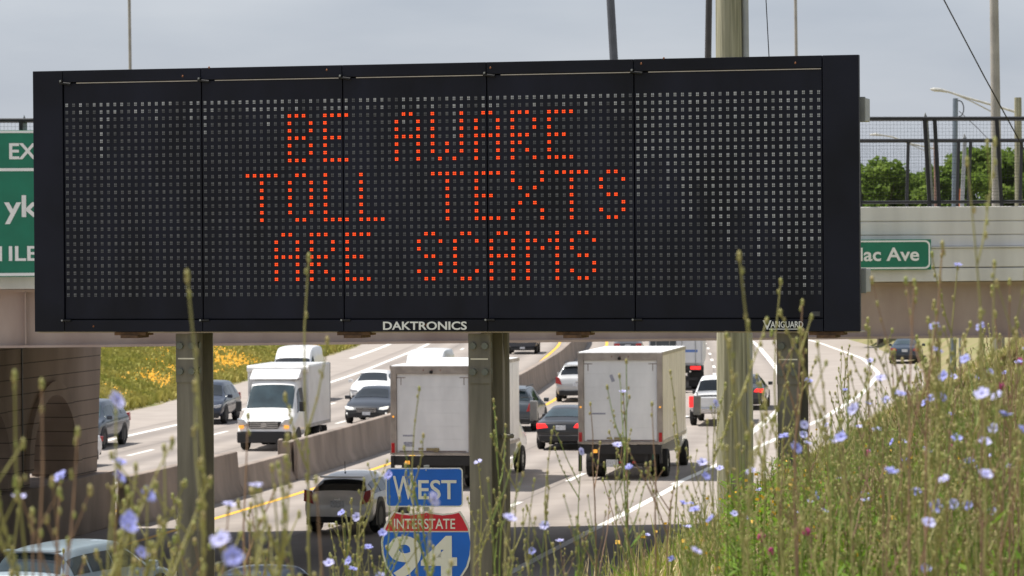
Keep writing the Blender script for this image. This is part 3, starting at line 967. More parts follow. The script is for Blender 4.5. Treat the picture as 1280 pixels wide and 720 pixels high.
def car(name, label, cat, kind, px, py, pnt, W=1.82, L_=None, H=None, onc=False, extra=0.0, group=None, lit=False, rail=False, drl=False, glass=None, antenna=False):
    bl, bh, st, r0, r1, f0, f1 = PROF[kind]
    L_, H = L_ or bl, H or bh
    glass = glass or GLASS
    sy, szz = L_ / bl, H / bh
    st = [(a * sy, b * (szz if b > .5 else 1), c * szz, d * szz, e, f_) for a, b, c, d, e, f_ in st]
    loc, rz = place(px, py, L_, onc, extra)
    t = thing(name, label, cat, loc, rz, group)
    bd = Body(st, W)
    bd.shell('body', pnt, t)
    # glass
    bd.patch('rear_window', r0 + .16, r1 - .02, 5.3, 8.7, glass, t)
    bd.patch('windshield', f0 + .06, f1 - .06, 5.3, 8.7, glass, t)
    mid = (r1 + f0) / 2
    if kind != 'van':
        for s_ in (1, -1):
            js = (lambda j: j) if s_ == 1 else (lambda j: 14 - j)
            spl = [(r1 + .1 if kind != 'sedan' else r1 - .35, r1 + 1.15), (r1 + 1.25, r1 + 2.25), (r1 + 2.32, f1 - .32)]
            if kind == 'pickup': spl = [(r1 + .15, r1 + 1.0), (r1 + 1.1, f1 - .32)]
            if f0 - r1 <= 3 and kind == 'pickup': spl = [(r1 + .2, r1 + 1.4), (r1 + 1.5, f1 - .32)]
            for a, b in spl:
                bd.patch('side_window', 0, 0, 0, 0, glass, t, quad=[(a, js(4.14)), (b, js(4.14)), (min(b, f0 + .22), js(4.86)), (max(a, r1 + .05), js(4.86))])
    else:
        for s_ in (1, -1):
            js = (lambda j: j) if s_ == 1 else (lambda j: 14 - j)
            bd.patch('side_window', 0, 0, 0, 0, glass, t, quad=[(6.1, js(4.1)), (7.75, js(4.1)), (7.2, js(4.8)), (6.1, js(4.8))])
    # wheels + arches
    wr = .33 if kind == 'sedan' else .36 if kind == 'suv' else .4
    wr = min(wr, .33 * szz + .02) if kind in ('sedan',) else wr
    ry, fy = -L_ * .29, L_ * .31
    if kind == 'pickup': ry, fy = -L_ * .3, L_ * .33
    for y in (ry, fy):
        for s_ in (1, -1):
            m = MB(); N = 14
            q = [(y + (wr * 1.2) * math.cos(math.pi * i / N), wr + (wr * 1.2) * math.sin(math.pi * i / N)) for i in range(N + 1)]
            q = [(q[0][0], .2)] + q + [(q[-1][0], .2)]
            m.prism(q, s_ * (W / 2 - .12), s_ * (W / 2 + .004), axis='x')
            m.build('wheel_arch', DKPL, t)
            wheel(t, s_ * (W / 2 - .105), y, wr, .23, s_)
    # rear
    yr = st[0][0]
    z_l = .80 * szz if kind != 'van' else 1.1
    lm = REDLIT if lit else RED
    for s_ in (1, -1):
        m = MB()
        if kind in ('suv', 'hatch', 'van'):
            m.prism([(s_ * W * .34, z_l - .02), (s_ * W * .485, z_l + .05), (s_ * W * .475, z_l + .34), (s_ * W * .40, z_l + .3)], yr - .015, yr + .22)
        elif kind == 'pickup':
            m.box((s_ * W * .445, yr + .1, .95), (.17, .26, .42))
        else:
            m.prism([(s_ * W * .24, z_l - .02), (s_ * W * .455, z_l - .06), (s_ * W * .46, z_l + .12), (s_ * W * .30, z_l + .12)], yr - .02, yr + .25)
        m.build('tail_light', lm, t, bevel=.012)
    m = MB(); m.box((0, yr + (.06 if kind == 'hatch' else -.01), .36 if kind == 'hatch' else .42 * szz if kind != 'pickup' else .62), (W * .82, .14, .14 if kind == 'hatch' else .22 if kind != 'pickup' else .2))
    m.build('rear_bumper', CHROME if kind == 'pickup' else DKPL, t, bevel=.03)
    m = MB(); m.box((0, yr - .02, z_l - (.02 if kind != 'pickup' else .2)), (.34, .02, .16)); m.build('licence_plate', PLATE, t)
    # front
    yf = st[-1][0]
    zf = st[-2][2]
    for s_ in (1, -1):
        m = MB()
        m.prism([(s_ * W * .24, zf - .14), (s_ * W * .44, zf - .06), (s_ * W * .46, zf + .06), (s_ * W * .28, zf)], yf - .28, yf - .02)
        m.build('headlight', HEADLIT if drl else HEADL, t, bevel=.01)
        if drl:
            m = MB(); m.box((s_ * W * .37, yf - .05, .42), (.22, .1, .07)); m.build('fog_light', HEADLIT, t)
    m = MB(); m.box((0, yf - .03, zf - .1), (W * .44, .1, .2)); gr = m.build('grille', DKPL, t, bevel=.01)
    m = MB()
    for k in range(3): m.box((0, yf + .022, zf - .16 + k * .06), (W * .42, .012, .018))
    m.build('grille_bar', CHROME, gr)
    m = MB(); m.box((0, yf - .06, .36), (W * .8, .16, .2)); m.build('front_bumper', DKPL, t, bevel=.03)
    m = MB(); m.box((0, yf + .025, .42), (.32, .015, .13)); m.build('licence_plate', PLATE, t)
    for s_ in (1, -1):
        ym = (st[f0][0] + st[f1][0]) / 2 + .12
        m = MB(); m.box((s_ * (W / 2 + .07), ym, st[f1][2] + .1), (.2, .1, .15)); m.build('door_mirror', pnt if kind != 'pickup' else DKPL, t, bevel=.03)
        m = MB(); m.box((s_ * W * .487, (st[r1][0] + st[f0][0]) / 2 - .1, st[5][2] - .1), (.05, .14, .025)); m.build('door_handle', pnt, t)
    if rail:
        for s_ in (1, -1):
            m = MB(); m.tube([(s_ * W * .3, st[r1][0] + .2, H + .03), (s_ * W * .3, st[f0][0] - .1, H + .03)], .02, 6); m.build('roof_rail', BLACKMETAL, t)
    if kind == 'pickup':
        bd.patch('bed_floor', 1.06, 1.94, 5.2, 8.8, DKPL, t, off=.01)
        m = MB(); m.box((0, yr - .005, .93), (W * .7, .02, .36)); m.build('tailgate', pnt, t, bevel=.02)
    if kind in ('suv', 'hatch') and not onc:
        m = MB(); m.box((0, yr + .04, .90 * szz), (.14, .1, .04)); m.build('badge', CHROME, t)
        m = MB(); m.box((0, st[r1][0] - .03, H * .955), (W * .62, .2, .04)); m.build('spoiler', pnt, t, bevel=.01)
    if antenna:
        m = MB(); m.tube([(0, st[4][0] - .2, H), (0, st[4][0] - .25, H + .3)], .008, 5); m.blob((0, st[4][0] - .2, H + .02), .03); m.build('antenna', BLACKMETAL, t)
    return t


def box_truck(label, px, py, W, Lb, z0, z1, extra, shell_col, teal, lit_left, group, seed):
    Lt = Lb + 2.2
    loc, rz = place(px, py, Lt, False, extra)
    t = thing('box_truck', label, 'box truck', loc, rz, group)
    yr = -Lt / 2
    fr = mat('aluminium_frame', (.36, .32, .29), .45, .35, .2, 3)
    wl = mat('box_wall_%d' % seed, tuple(c * .88 for c in shell_col), .5, 0, .07, 1.4, coat=.1, col2=tuple(c * 1.08 for c in shell_col), stretch=(1, 1.5, .5), detail=10)
    m = MB()
    T = .05
    m.box((-W / 2 + T / 2, yr + Lb / 2 + .06, (z0 + z1) / 2), (T, Lb - .12, z1 - z0))
    m.box((W / 2 - T / 2, yr + Lb / 2 + .06, (z0 + z1) / 2), (T, Lb - .12, z1 - z0))
    m.box((0, yr + Lb - T / 2, (z0 + z1) / 2), (W - 2 * T, T, z1 - z0))
    m.box((0, yr + Lb / 2, z0 + T / 2 - .01), (W - 2 * T, Lb, T))
    bx = m.build('cargo_box', wl, t)
    m = MB(); m.box((0, yr + Lb / 2, z1 + .012), (W - .02, Lb - .02, .05)); m.build('roof', mat('box_roof_white', (.72, .73, .74), .5), bx, bevel=.02)
    m = MB()
    for s_ in (-1, 1): m.box((s_ * (W / 2 - .005), yr + Lb / 2, z1 - .02), (.05, Lb, .1)); m.box((s_ * (W / 2 - .005), yr + Lb / 2, z0 + .05), (.05, Lb, .1))
    m.build('side_rail', fr, bx)
    m = MB()
    for s_ in (-1, 1):
        for k in range(1, int(Lb / .61)): m.box((s_ * (W / 2 + .002), yr + k * .61, (z0 + z1) / 2), (.008, .035, z1 - z0 - .25))
    m.build('side_seams', wl, bx)
    m = MB()
    for s_ in (-1, 1): m.box((s_ * (W / 2 - .085), yr + .04, (z0 + z1) / 2), (.17, .1, z1 - z0))
    m.box((0, yr + .04, z1 - .1), (W - .34, .1, .22)); m.box((0, yr + .04, z0 + .035), (W - .34, .1, .07))
    m.build('rear_frame', fr, t, bevel=.008)
    dm = mat('rollup_door_white', (.70, .71, .73), .55, 0, .08, 1.3, col2=(.84, .85, .87), stretch=(1.5, 1, .6), detail=10)
    m = MB(); n_ = 6; dz0, dz1 = z0 + .075, z1 - .215
    for k in range(n_):
        a, b = dz0 + (dz1 - dz0) * k / n_, dz0 + (dz1 - dz0) * (k + 1) / n_
        m.box((0, yr + .07, (a + b) / 2), (W - .36, .03, b - a - .002))
    dr = m.build('rollup_door', dm, t)
    m = MB()
    m.box((0, yr + .045, z0 + .16), (.38, .03, .07)); m.box((.1, yr + .035, z0 + .14), (.12, .04, .12)); m.box((-.35, yr + .045, z0 + .17), (.14, .02, .05))
    m.build('latch', mat('latch_brass', (.32, .27, .16), .4, .6), dr)
    st_ = mat('door_sticker', (.32, .33, .40), .6, var=.5, scale=30)
    m = MB()
    if seed == 1:
        m.box((-W * .29, yr + .053, z0 + .55), (.34, .004, .05)); m.build('sticker', st_, dr); m = MB(); m.box((-W * .29, yr + .053, z0 + .3), (.3, .004, .14))
    else:
        m.box((-W * .02 - .2, yr + .053, z1 - .75), (.1, .004, .22), 0, Matrix.Rotation(-.35, 3, 'Y')); m.build('sticker', st_, dr); m = MB(); m.box((-W * .26, yr + .053, z0 + .9), (.42, .004, .05))
    m.build('sticker', st_, dr)
    m = MB()
    for s_ in (-1, 1): m.box((s_ * (W / 2 - .28), yr + .052, z1 - .32), (.3, .006, .02)); m.box((s_ * (W / 2 - .3), yr + .052, z1 - .42), (.02, .006, .22))
    m.box((0, yr + .052, z0 + .1), (W * .8, .006, .03))
    m.build('seal_strip', mat('seal_brown', (.2, .14, .13), .7), dr)
    for s_ in (-1, 1):
        m = MB(); m.box((s_ * (W / 2 - .07), yr - .02, z0 + .2), (.1, .03, .28)); m.build('tail_light', RED, t, bevel=.01)
        m = MB(); m.box((s_ * (W / 2 - .08), yr - .015, z0 + 1.1), (.05, .02, .05)); m.build('reflector', AMBER, t)
    for x in (-.25, 0, .25):
        m = MB(); m.blob((x, yr - .015, z1 - .1), .022); m.build('marker_light', mat('dull_red', (.16, .05, .045), .5), t)
    m = MB(); m.tube([(-.02, yr - .06, z1 - .16), (-.02, yr + .02, z1 - .16)], .05, 8); m.build('rear_camera', BLACKMETAL, t)
    # underframe
    m = MB()
    m.box((0, yr + .1, z0 - .17), (W * .96, .2, .26)); m.box((0, yr + .25, z0 - .42), (W * .72, .2, .26))
    for s_ in (-1, 1): m.box((s_ * .43, 0, z0 - .2), (.1, Lt - .4, .25)); m.box((s_ * W * .30, yr + .15, z0 - .45), (.12, .12, .45)); m.box((s_ * (W / 2 - .06), yr - .03, z0 - .42), (.1, .1, .8) if s_ < 0 else (.08, .08, .3))
    m.box((0, yr + .1, z0 - .62), (W * .8, .1, .1)); m.build('chassis', DKPL, t)
    m = MB(); m.box((-W * .3, yr - .02, z0 - .22), (.13, .04, .1)); m.build('amber_light', AMBER, t)
    m = MB(); m.box((-.26, yr + .02, z0 - .58), (.36, .04, .22)); m.build('licence_plate', PLATE, t)
    for x in (.3, .7): m = MB(); m.box((x - .3, yr + .03, z0 - .55), (.1, .06, .06)); m.build('lamp', RED, t)
    yw = yr + 1.75
    for s_ in (-1, 1):
        for dx in (.14, .42): wheel(t, s_ * (W / 2 - dx - .02), yw, .42, .25, s_, GALV)
        wheel(t, s_ * (W / 2 - .2), Lt / 2 - 1.1, .42, .26, s_, GALV)
        if teal:
            m = MB(); m.box((s_ * (W * .27), yr + 1.0, .62), (.42, .03, .2), 0, Matrix.Rotation(s_ * -.2, 3, 'Y')); m.build('mud_flap', mat('teal_plastic', (.01, .27, .21), .5), t)
        else:
            m = MB(); m.box((s_ * (W * .36), yr + 1.15, .55), (.55, .02, .5)); m.build('mud_flap', DKPL, t)
    m = MB(); m.box((0, yw, .42), (W - .5, .14, .14)); m.tube([(0, yw - .2, .42), (0, yw + .2, .42)], .22, 10); m.build('axle', DKPL, t)
    # cab
    yc = yr + Lb + .15
    cb = Body([(yc, .5, 1.35, 2.55, .92, .72), (yc + .7, .5, 1.35, 2.6, .92, .7), (yc + 1.1, .5, 1.33, 2.5, .92, .66), (yc + 1.65, .5, 1.3, 1.42, .9, .7), (yc + 2.25, .5, 1.15, 1.25, .86, .68), (yc + 2.35, .5, .9, .95, .8, .6)], W * .98)
    cab = cb.shell('cab', paint('truck_white', (.75, .76, .77)), t)
    cb.patch('windshield', 2.06, 2.94, 5.3, 8.7, GLASS, cab)
    for s_ in (1, -1):
        js = (lambda j: j) if s_ == 1 else (lambda j: 14 - j)
        cb.patch('side_window', .2, 1.9, js(4.15), js(4.85), GLASS, cab)
        m = MB(); m.tube([(s_ * W * .44, yc + 1.2, 1.5), (s_ * (W / 2 + .22), yc + 1.2, 1.5), (s_ * (W / 2 + .22), yc + 1.2, 2.3), (s_ * W * .42, yc + 1.2, 2.3)], .02, 6)
        mr = m.build('mirror_arm', BLACKMETAL, cab)
        m = MB(); m.box((s_ * (W / 2 + .22), yc + 1.17, 1.9), (.24, .1, .62)); m.build('mirror', mat('mirror_shell', (.3, .3, .3), .35, .4), mr, bevel=.03)
    return t


def semi(label, px, py):
    W, Lb, z0, z1 = 2.6, 14.0, 1.15, 4.05
    loc, rz = place(px, py, Lb, False, .0)
    t = thing('semi_trailer', label, 'semi trailer', loc, rz)
    yr = -Lb / 2
    wh = mat('trailer_white', (.66, .67, .69), .45, .1, .06, .8)
    m = MB(); m.box((0, yr + Lb / 2 + .05, (z0 + z1) / 2), (W, Lb - .1, z1 - z0)); m.build('trailer_box', wh, t, bevel=.02)
    dk = mat('trailer_door_dark', (.07, .08, .09), .35, .2, .25, 2)
    m = MB(); m.box((-.62, yr - .012, (z0 + z1) / 2 + .05), (1.2, .03, z1 - z0 - .25)); m.build('door', dk, t)
    m = MB(); m.box((.62, yr - .012, (z0 + z1) / 2 + .05), (1.18, .03, z1 - z0 - .25)); m.build('door', wh, t)
    m = MB()
    for x in (-.95, -.3, .3, .95): m.tube([(x, yr - .045, z0 + .1), (x, yr - .045, z1 - .15)], .02, 6)
    m.build('lock_bar', GALV, t)
    m = MB(); m.box((.6, yr - .03, z0 + .75), (.9, .01, .12)); m.build('blue_stripe', mat('blue_sticker', (.1, .2, .5), .5), t)
    m = MB(); m.box((0, yr + .0, z0 - .08), (W, .12, .26)); m.box((0, yr + .1, .55), (W * .8, .1, .12))
    for s_ in (-1, 1): m.box((s_ * .6, yr + .1, .8), (.1, .1, .5)); m.box((s_ * .5, yr + Lb / 2, z0 - .18), (.12, Lb - 1, .3))
    m.build('chassis', DKPL, t)
    for s_ in (-1, 1):
        m = MB(); m.box((s_ * .95, yr - .07, z0 - .06), (.5, .03, .16)); m.build('tail_light', REDLIT, t)
        m = MB(); m.box((s_ * .9, yr + .9, .5), (.6, .02, .7)); m.build('mud_flap', DKPL, t)
        for y in (yr + 1.8, yr + 3.0):
            for dx in (.16, .46): wheel(t, s_ * (W / 2 - dx), y, .5, .26, s_, GALV)
    # tractor
    m = MB()
    m.prism([(Lb / 2 + .5, .6), (Lb / 2 + 5, .6), (Lb / 2 + 5.2, 1.0), (Lb / 2 + 5.1, 1.7), (Lb / 2 + 3.4, 2.0), (Lb / 2 + 2.9, 3.0), (Lb / 2 + 1.4, 3.7), (Lb / 2 + .5, 3.7)], -1.15, 1.15, axis='x')
    m.build('tractor_cab', paint('tractor_dark', (.05, .055, .065)), t, bevel=.06)
    for s_ in (-1, 1):
        for y in (Lb / 2 - .8, Lb / 2 + .4 - 2.2, Lb / 2 + 4.2): wheel(t, s_ * .98, y, .5, .3, s_, GALV)
        m = MB(); m.box((s_ * 1.42, Lb / 2 + 3.0, 2.4), (.2, .1, .7)); m.build('mirror', DKPL, t)
    return t


def cutaway_truck(label, px, py):
    Lt, W = 5.9, 2.02
    loc, rz = place(px, py, Lt, True, 0.02)
    t = thing('cutaway_truck', label, 'box truck', loc, rz)
    wp = paint('cutaway_white', (.8, .8, .8))
    yf = Lt / 2
    cb = Body([(yf - 2.35, .4, 1.28, 2.42, 1, .8), (yf - 1.85, .4, 1.27, 2.42, 1, .8), (yf - 1.6, .4, 1.26, 2.36, 1, .78), (yf - .85, .4, 1.2, 1.32, 1, .84), (yf - .3, .4, 1.0, 1.08, .97, .8), (yf - .06, .4, .8, .86, .93, .74), (yf, .5, .66, .7, .88, .7)], W)
    cab = cb.shell('cab', wp, t)
    cb.patch('windshield', 2.04, 2.95, 5.22, 8.78, GLASSL, cab)
    for s_ in (1, -1):
        js = (lambda j: j) if s_ == 1 else (lambda j: 14 - j)
        cb.patch('side_window', 0, 0, 0, 0, GLASS, cab, quad=[(.1, js(4.1)), (2.72, js(4.1)), (2.1, js(4.82)), (.1, js(4.82))])
        m = MB(); m.box((s_ * (W / 2 + .12), yf - 1.05, 1.5), (.2, .12, .36)); m.build('mirror', DKPL, cab, bevel=.03)
        m = MB(); m.prism([(s_ * .56, .92), (s_ * .9, .86), (s_ * .95, 1.12), (s_ * .72, 1.08)], yf - .36, yf - .03); m.build('headlight', HEADL, cab, bevel=.01)
        m = MB(); m.box((s_ * .8, yf - .02, .84), (.16, .08, .1)); m.build('amber_light', AMBER, cab)
    m = MB(); m.prism([(-.5, .78), (.5, .78), (.58, 1.02), (-.58, 1.02)], yf - .2, yf + .02); gr = m.build('grille', DKPL, cab, bevel=.01)
    m = MB()
    for k in range(3): m.box((0, yf + .03, .83 + k * .07), (1.0, .02, .03))
    m.tube([(0, yf + .02, .9), (0, yf + .04, .9)], .1, 14)
    m.build('grille_bar', CHROME, gr)
    m = MB(); m.box((0, yf - .08, .48), (W * .94, .26, .4)); m.build('front_bumper', DKPL, t, bevel=.05)
    m = MB()
    for s_ in (-.45, .35): m.tube([(s_, yf - .84, 1.37), (s_ + .5, yf - 1.0, 1.52)], .012, 5)
    m.build('wiper', BLACKMETAL, cab)
    # cargo box
    bw, z0, z1, yb0, yb1 = 2.2, .72, 2.86, -Lt / 2, yf - 2.3
    wl = mat('cargo_grey_white', (.66, .66, .67), .5, .0, .08, 1.5)
    m = MB(); m.box((0, (yb0 + yb1) / 2, (z0 + z1) / 2), (bw, yb1 - yb0, z1 - z0)); bx = m.build('cargo_box', wl, t, bevel=.03)
    m = MB(); m.tube([(-bw / 2, yb1 + .02, z1 - .1), (bw / 2, yb1 + .02, z1 - .1)], .12, 12); m.build('front_lip', wp, bx, smooth=40)
    m = MB(); m.box((0, (yb0 + yb1) / 2, z1 + .01), (bw - .06, yb1 - yb0 - .04, .03)); m.build('roof', wp, bx)
    m = MB()
    for s_ in (-1, 1): m.box((s_ * bw / 2, (yb0 + yb1) / 2, z0 + .05), (.03, yb1 - yb0, .12)); m.box((s_ * bw / 2, yb0 + .03, (z0 + z1) / 2), (.03, .06, z1 - z0))
    m.build('trim_rail', GALV, bx)
    m = MB(); m.prism([(yb1, 2.44), (yb1 + .75, 2.42), (yb1 + .18, 2.74), (yb1, 2.74)], -.88, .88, axis='x'); m.build('cab_fairing', wp, t, bevel=.05)
    m = MB()
    for s_ in (-1, 1): m.box((s_ * .42, 0, .55), (.1, Lt - 1.5, .2)); m.box((s_ * .9, yb0 + .6, .42), (.4, .04, .3))
    m.box((0, yb0, .55), (1.9, .1, .12)); m.build('chassis', DKPL, t)
    for s_ in (-1, 1):
        wheel(t, s_ * (W / 2 - .13), yf - 1.0, .36, .24, s_); wheel(t, s_ * (bw / 2 - .15), yb0 + 1.6, .36, .24, s_); wheel(t, s_ * (bw / 2 - .42), yb0 + 1.6, .36, .24, s_)
        m = MB(); N = 14
        q = [(yf - 1.0 + .43 * math.cos(math.pi * i / N), .36 + .43 * math.sin(math.pi * i / N)) for i in range(N + 1)]
        m.prism(q, s_ * (W / 2 - .12), s_ * (W / 2 + .004), axis='x'); m.build('wheel_arch', DKPL, t)
    return t


G1, G2 = 'vehicles driving away under the overpass', 'vehicles coming towards the board'
box_truck('silver-framed white box truck hidden half behind the centre steel post', 541, 613, 2.45, 7.2, 1.02, 3.56, .015, (.74, .73, .72), False, True, G1, 1)
box_truck('tall white box truck with bare rear door and teal flaps right of centre post', 776, 600, 2.55, 6.1, 1.08, 3.79, .0, (.72, .66, .60), True, False, G1, 2)
car('hatchback', 'pale grey hatchback with dark rear window driving beside the West sign', 'car', 'hatch', 422, 668, paint('pale_grey', (.86, .85, .84)), 1.76, 4.05, 1.44, group=G1, extra=.03, antenna=True)
car('parked_car', 'pale blue-grey car in bridge shade at the bottom left corner', 'car', 'suv', 28, 790, paint('pale_blue', (.26, .33, .38)), 1.8, 4.5, 1.52, group=G1, extra=.22, glass=GLASSL).name = 'estate_car'
car('sedan', 'dark blue car roof just above the bottom edge near the left post', 'car', 'sedan', 272, 830, paint('deep_blue', (.015, .03, .06)), 1.82, group=G1, extra=.1)
car('minivan', 'silver minivan driving away left of the tall white box truck', 'minivan', 'suv', 721, 503, paint('silver', (.52, .53, .54), .3), 1.95, 5.1, 1.74, group=G1, rail=True)
car('sedan', 'black sedan with lit red tail lamps beside the tall white box truck', 'car', 'sedan', 701, 563, paint('black', (.012, .013, .016)), 1.82, group=G1, lit=True, glass=GLASSL)
car('suv', 'dark grey boxy off-roader between the centre post and black sedan', 'suv', 'suv', 637, 540, paint('slate', (.06, .075, .09)), 1.88, 4.4, 1.66, group=G1, rail=True, glass=GLASSL)
car('sedan', 'dark sedan far off behind the roof of the tall white box truck', 'car', 'sedan', 785, 448, paint('charcoal', (.03, .03, .035)), 1.84, group=G1)
semi('white semi trailer with one dark door beyond the tall white box truck', 845, 488)
car('pickup_truck', 'white pickup truck with red tail lamps left of the wooden pole', 'pickup truck', 'pickup', 893, 533, paint('white', (.7, .71, .72)), 2.0, group=G1, lit=True)
car('sedan', 'dark car with red lamp peeping out right of the wooden pole', 'car', 'sedan', 929, 513, paint('dark_grey', (.035, .037, .042)), 1.84, group=G1, lit=True)
car('sedan', 'dark blue sedan alone on the exit ramp at right', 'car', 'sedan', 1131, 455, paint('navy', (.02, .035, .06)), 1.82, group=G1, extra=.10, glass=GLASSL)
cutaway_truck('bright white cab-front box truck coming beside the median barrier', 330, 564)
car('cargo_van', 'white van with tall roof behind the oncoming white box truck', 'van', 'van', 360, 504, paint('van_white', (.78, .78, .78)), 2.0, H=2.5, onc=True, group=G2)
car('suv', 'white car following the dark sedan toward the board', 'car', 'sedan', 461, 507, paint('bright_white', (.78, .78, .78)), 1.86, H=1.5, onc=True, group=G2).name = 'sedan'
car('sedan', 'dark luxury sedan with lit front lamps coming along the barrier', 'car', 'sedan', 458, 530, paint('midnight', (.015, .02, .03)), 1.9, 4.95, 1.42, onc=True, group=G2, drl=True)
car('cargo_van', 'white van roof showing over the silver-framed box truck', 'van', 'van', 525, 510, paint('van_white2', (.76, .77, .78)), 2.0, H=2.48, onc=True, group=G2)
car('suv', 'dark blue suv oncoming right beside the left steel post', 'suv', 'suv', 250, 531, paint('ink_blue', (.02, .03, .055)), 1.86, onc=True, group=G2, H=1.66, extra=-.05)
car('minivan', 'blue-grey minivan emerging from behind the arched pier', 'minivan', 'suv', 90, 563, paint('steel_blue', (.03, .045, .07)), 1.88, 4.8, 1.66, onc=True, group=G2, extra=.0, glass=GLASSL)
car('sedan', 'white car glimpsed through the pier arch', 'car', 'sedan', 28, 592, paint('arch_white', (.75, .76, .77)), 1.82, onc=True, group=G2, extra=.1)
car('pickup_truck', 'dark pickup truck far off coming round the bend behind the centre post', 'pickup truck', 'pickup', 653, 443, paint('far_dark', (.03, .035, .05)), 1.92, onc=True, group=G2)

# ------------------------------------------------------------------ trees behind the overpass
LEAF = mat('tree_leaf', (.095, .165, .025), .7, 0, .3, .5, col2=(.20, .28, .055), transl=.5, spec=.2)
BARK = mat('tree_bark', (.09, .07, .055), .9)
def tree(label, px, ptop, wpx, D, seed):
    rr = random.Random(seed)
    p = at(px, ptop, D)
    zb = zground(p.x, D)
    H = p.z - zb
    Rw = wpx / F * D / 2
    t = thing('leafy_tree', label, 'tree', (p.x, D, zb), rr.random() * 6, 'trees beyond the overpass')
    m = MB(); m.tube([(0, 0, -.3), (.1, 0, H * .25), (0, .1, H * .7)], [.3, .22, .06], 8)
    cl = []
    for i in range(70):
        a, zz = rr.random() * 6.283, rr.random()
        k = math.sin(math.pi * (.2 + .68 * zz)) ** .6
        rad = Rw * k * math.sqrt(rr.uniform(.15, 1))
        cl.append((rad * math.cos(a), rad * math.sin(a), H * (.16 + .76 * zz), rr.uniform(.15, .27) * Rw))
    cl.append((0, 0, H * .93, .2 * Rw))
    for c in cl[:14]: m.tube([(0, 0, c[2] * .55), (c[0] * .6, c[1] * .6, c[2] * .85), c[:3]], [.07, .04, .015], 5)
    m.build('trunk', BARK, t, smooth=60)
    m = MB()
    for cx, cy, cz, cr in cl:
        for i in range(170):
            d = Vector((rr.gauss(0, 1), rr.gauss(0, 1), rr.gauss(0, 1))).normalized() * cr * (rr.random() ** .4) * 1.15
            c = Vector((cx, cy, cz)) + Vector((d.x, d.y, d.z * .8))
            s_ = rr.uniform(.12, .26)
            a = Vector((rr.gauss(0, 1), rr.gauss(0, 1), rr.gauss(0, .6))).normalized() * s_
            b = a.cross(Vector((rr.gauss(0, 1), rr.gauss(0, 1), rr.gauss(0, 1)))).normalized() * s_ * .7
            m.v += [tuple(c - a), tuple(c + b), tuple(c + a), tuple(c - b)]
    n_ = len(m.v) // 4
    m.f = [(4 * i, 4 * i + 1, 4 * i + 2, 4 * i + 3) for i in range(n_)]; m.m = [0] * n_
    m.build('crown', LEAF, t, fix=False)
tree('round bright green tree just right of the message board', 1100, 191, 135, 240, 1)
tree('lower green tree between the fence post pair and the board', 1150, 212, 110, 250, 2)
tree('green tree behind the blue-grey pole', 1190, 203, 110, 235, 3)
tree('tall green tree behind the pale tapered pole', 1230, 182, 130, 245, 4)
tree('green tree at the right edge behind the lamp pole', 1284, 188, 120, 240, 5)
tree('small green tree low behind the fence post pair', 1128, 218, 100, 270, 7)
tree('small green tree low between the blue-grey pole and fence posts', 1168, 214, 100, 275, 8)
tree('dark low tree filling the gap left of the round tree', 1058, 215, 80, 262, 6)

# ------------------------------------------------------------------ left bank: grass and yellow flowers
def quad_cloud(name, label, cat, pts, mt):
    m = MB()
    for c, a, b in pts:
        m.v += [tuple(c - a - b), tuple(c + a - b), tuple(c + a + b), tuple(c - a + b)]
    n_ = len(m.v) // 4
    m.f = [(4 * i, 4 * i + 1, 4 * i + 2, 4 * i + 3) for i in range(n_)]; m.m = [0] * n_
    o = m.build(name, mt, fix=False)
    return tag(o, label, cat, None, 'stuff')
from mathutils import noise as mnoise
rr = random.Random(11)
yl, gl = [], []
for i in range(130000):
    y = rr.uniform(125, 270)
    s_ = rr.uniform(.1, 14)
    x = B(y) - 16 - s_
    z = bank_z(x, y)
    c = Vector((x, y, z))
    n_ = mnoise.noise(Vector((x * .16, y * .045, 3))) + .5 * mnoise.noise(Vector((x * .5, y * .16, 8)))
    if n_ > .05 and rr.random() < min(.85, (n_ - .0) * 2.2) and s_ > .8:
        if len(yl) < 40000:
            k = rr.uniform(.022, .05)
            yl.append((c + Vector((0, 0, rr.uniform(.12, .4))), Vector((k, 0, rr.uniform(-.02, .02))), Vector((0, k * .7, k * .7))))
    else:
        k = rr.uniform(.03, .06); h = rr.uniform(.08, .28)
        gl.append((c + Vector((0, 0, h * .8)), Vector((k, rr.uniform(-k, k), 0)), Vector((rr.uniform(-.1, .1), rr.uniform(-.1, .1), h))))
quad_cloud('yellow_wildflowers', 'drifts of golden yellow wildflowers on the far left bank', 'wildflowers', yl, mat('petal_gold', (.80, .42, .01), .7, var=.2, scale=2, transl=.25))
quad_cloud('bank_grass', 'rough green grass on the far left bank', 'grass', gl, mat('far_grass', (.30, .31, .06), .85, 0, .2, .3, col2=(.46, .40, .11), transl=.25))

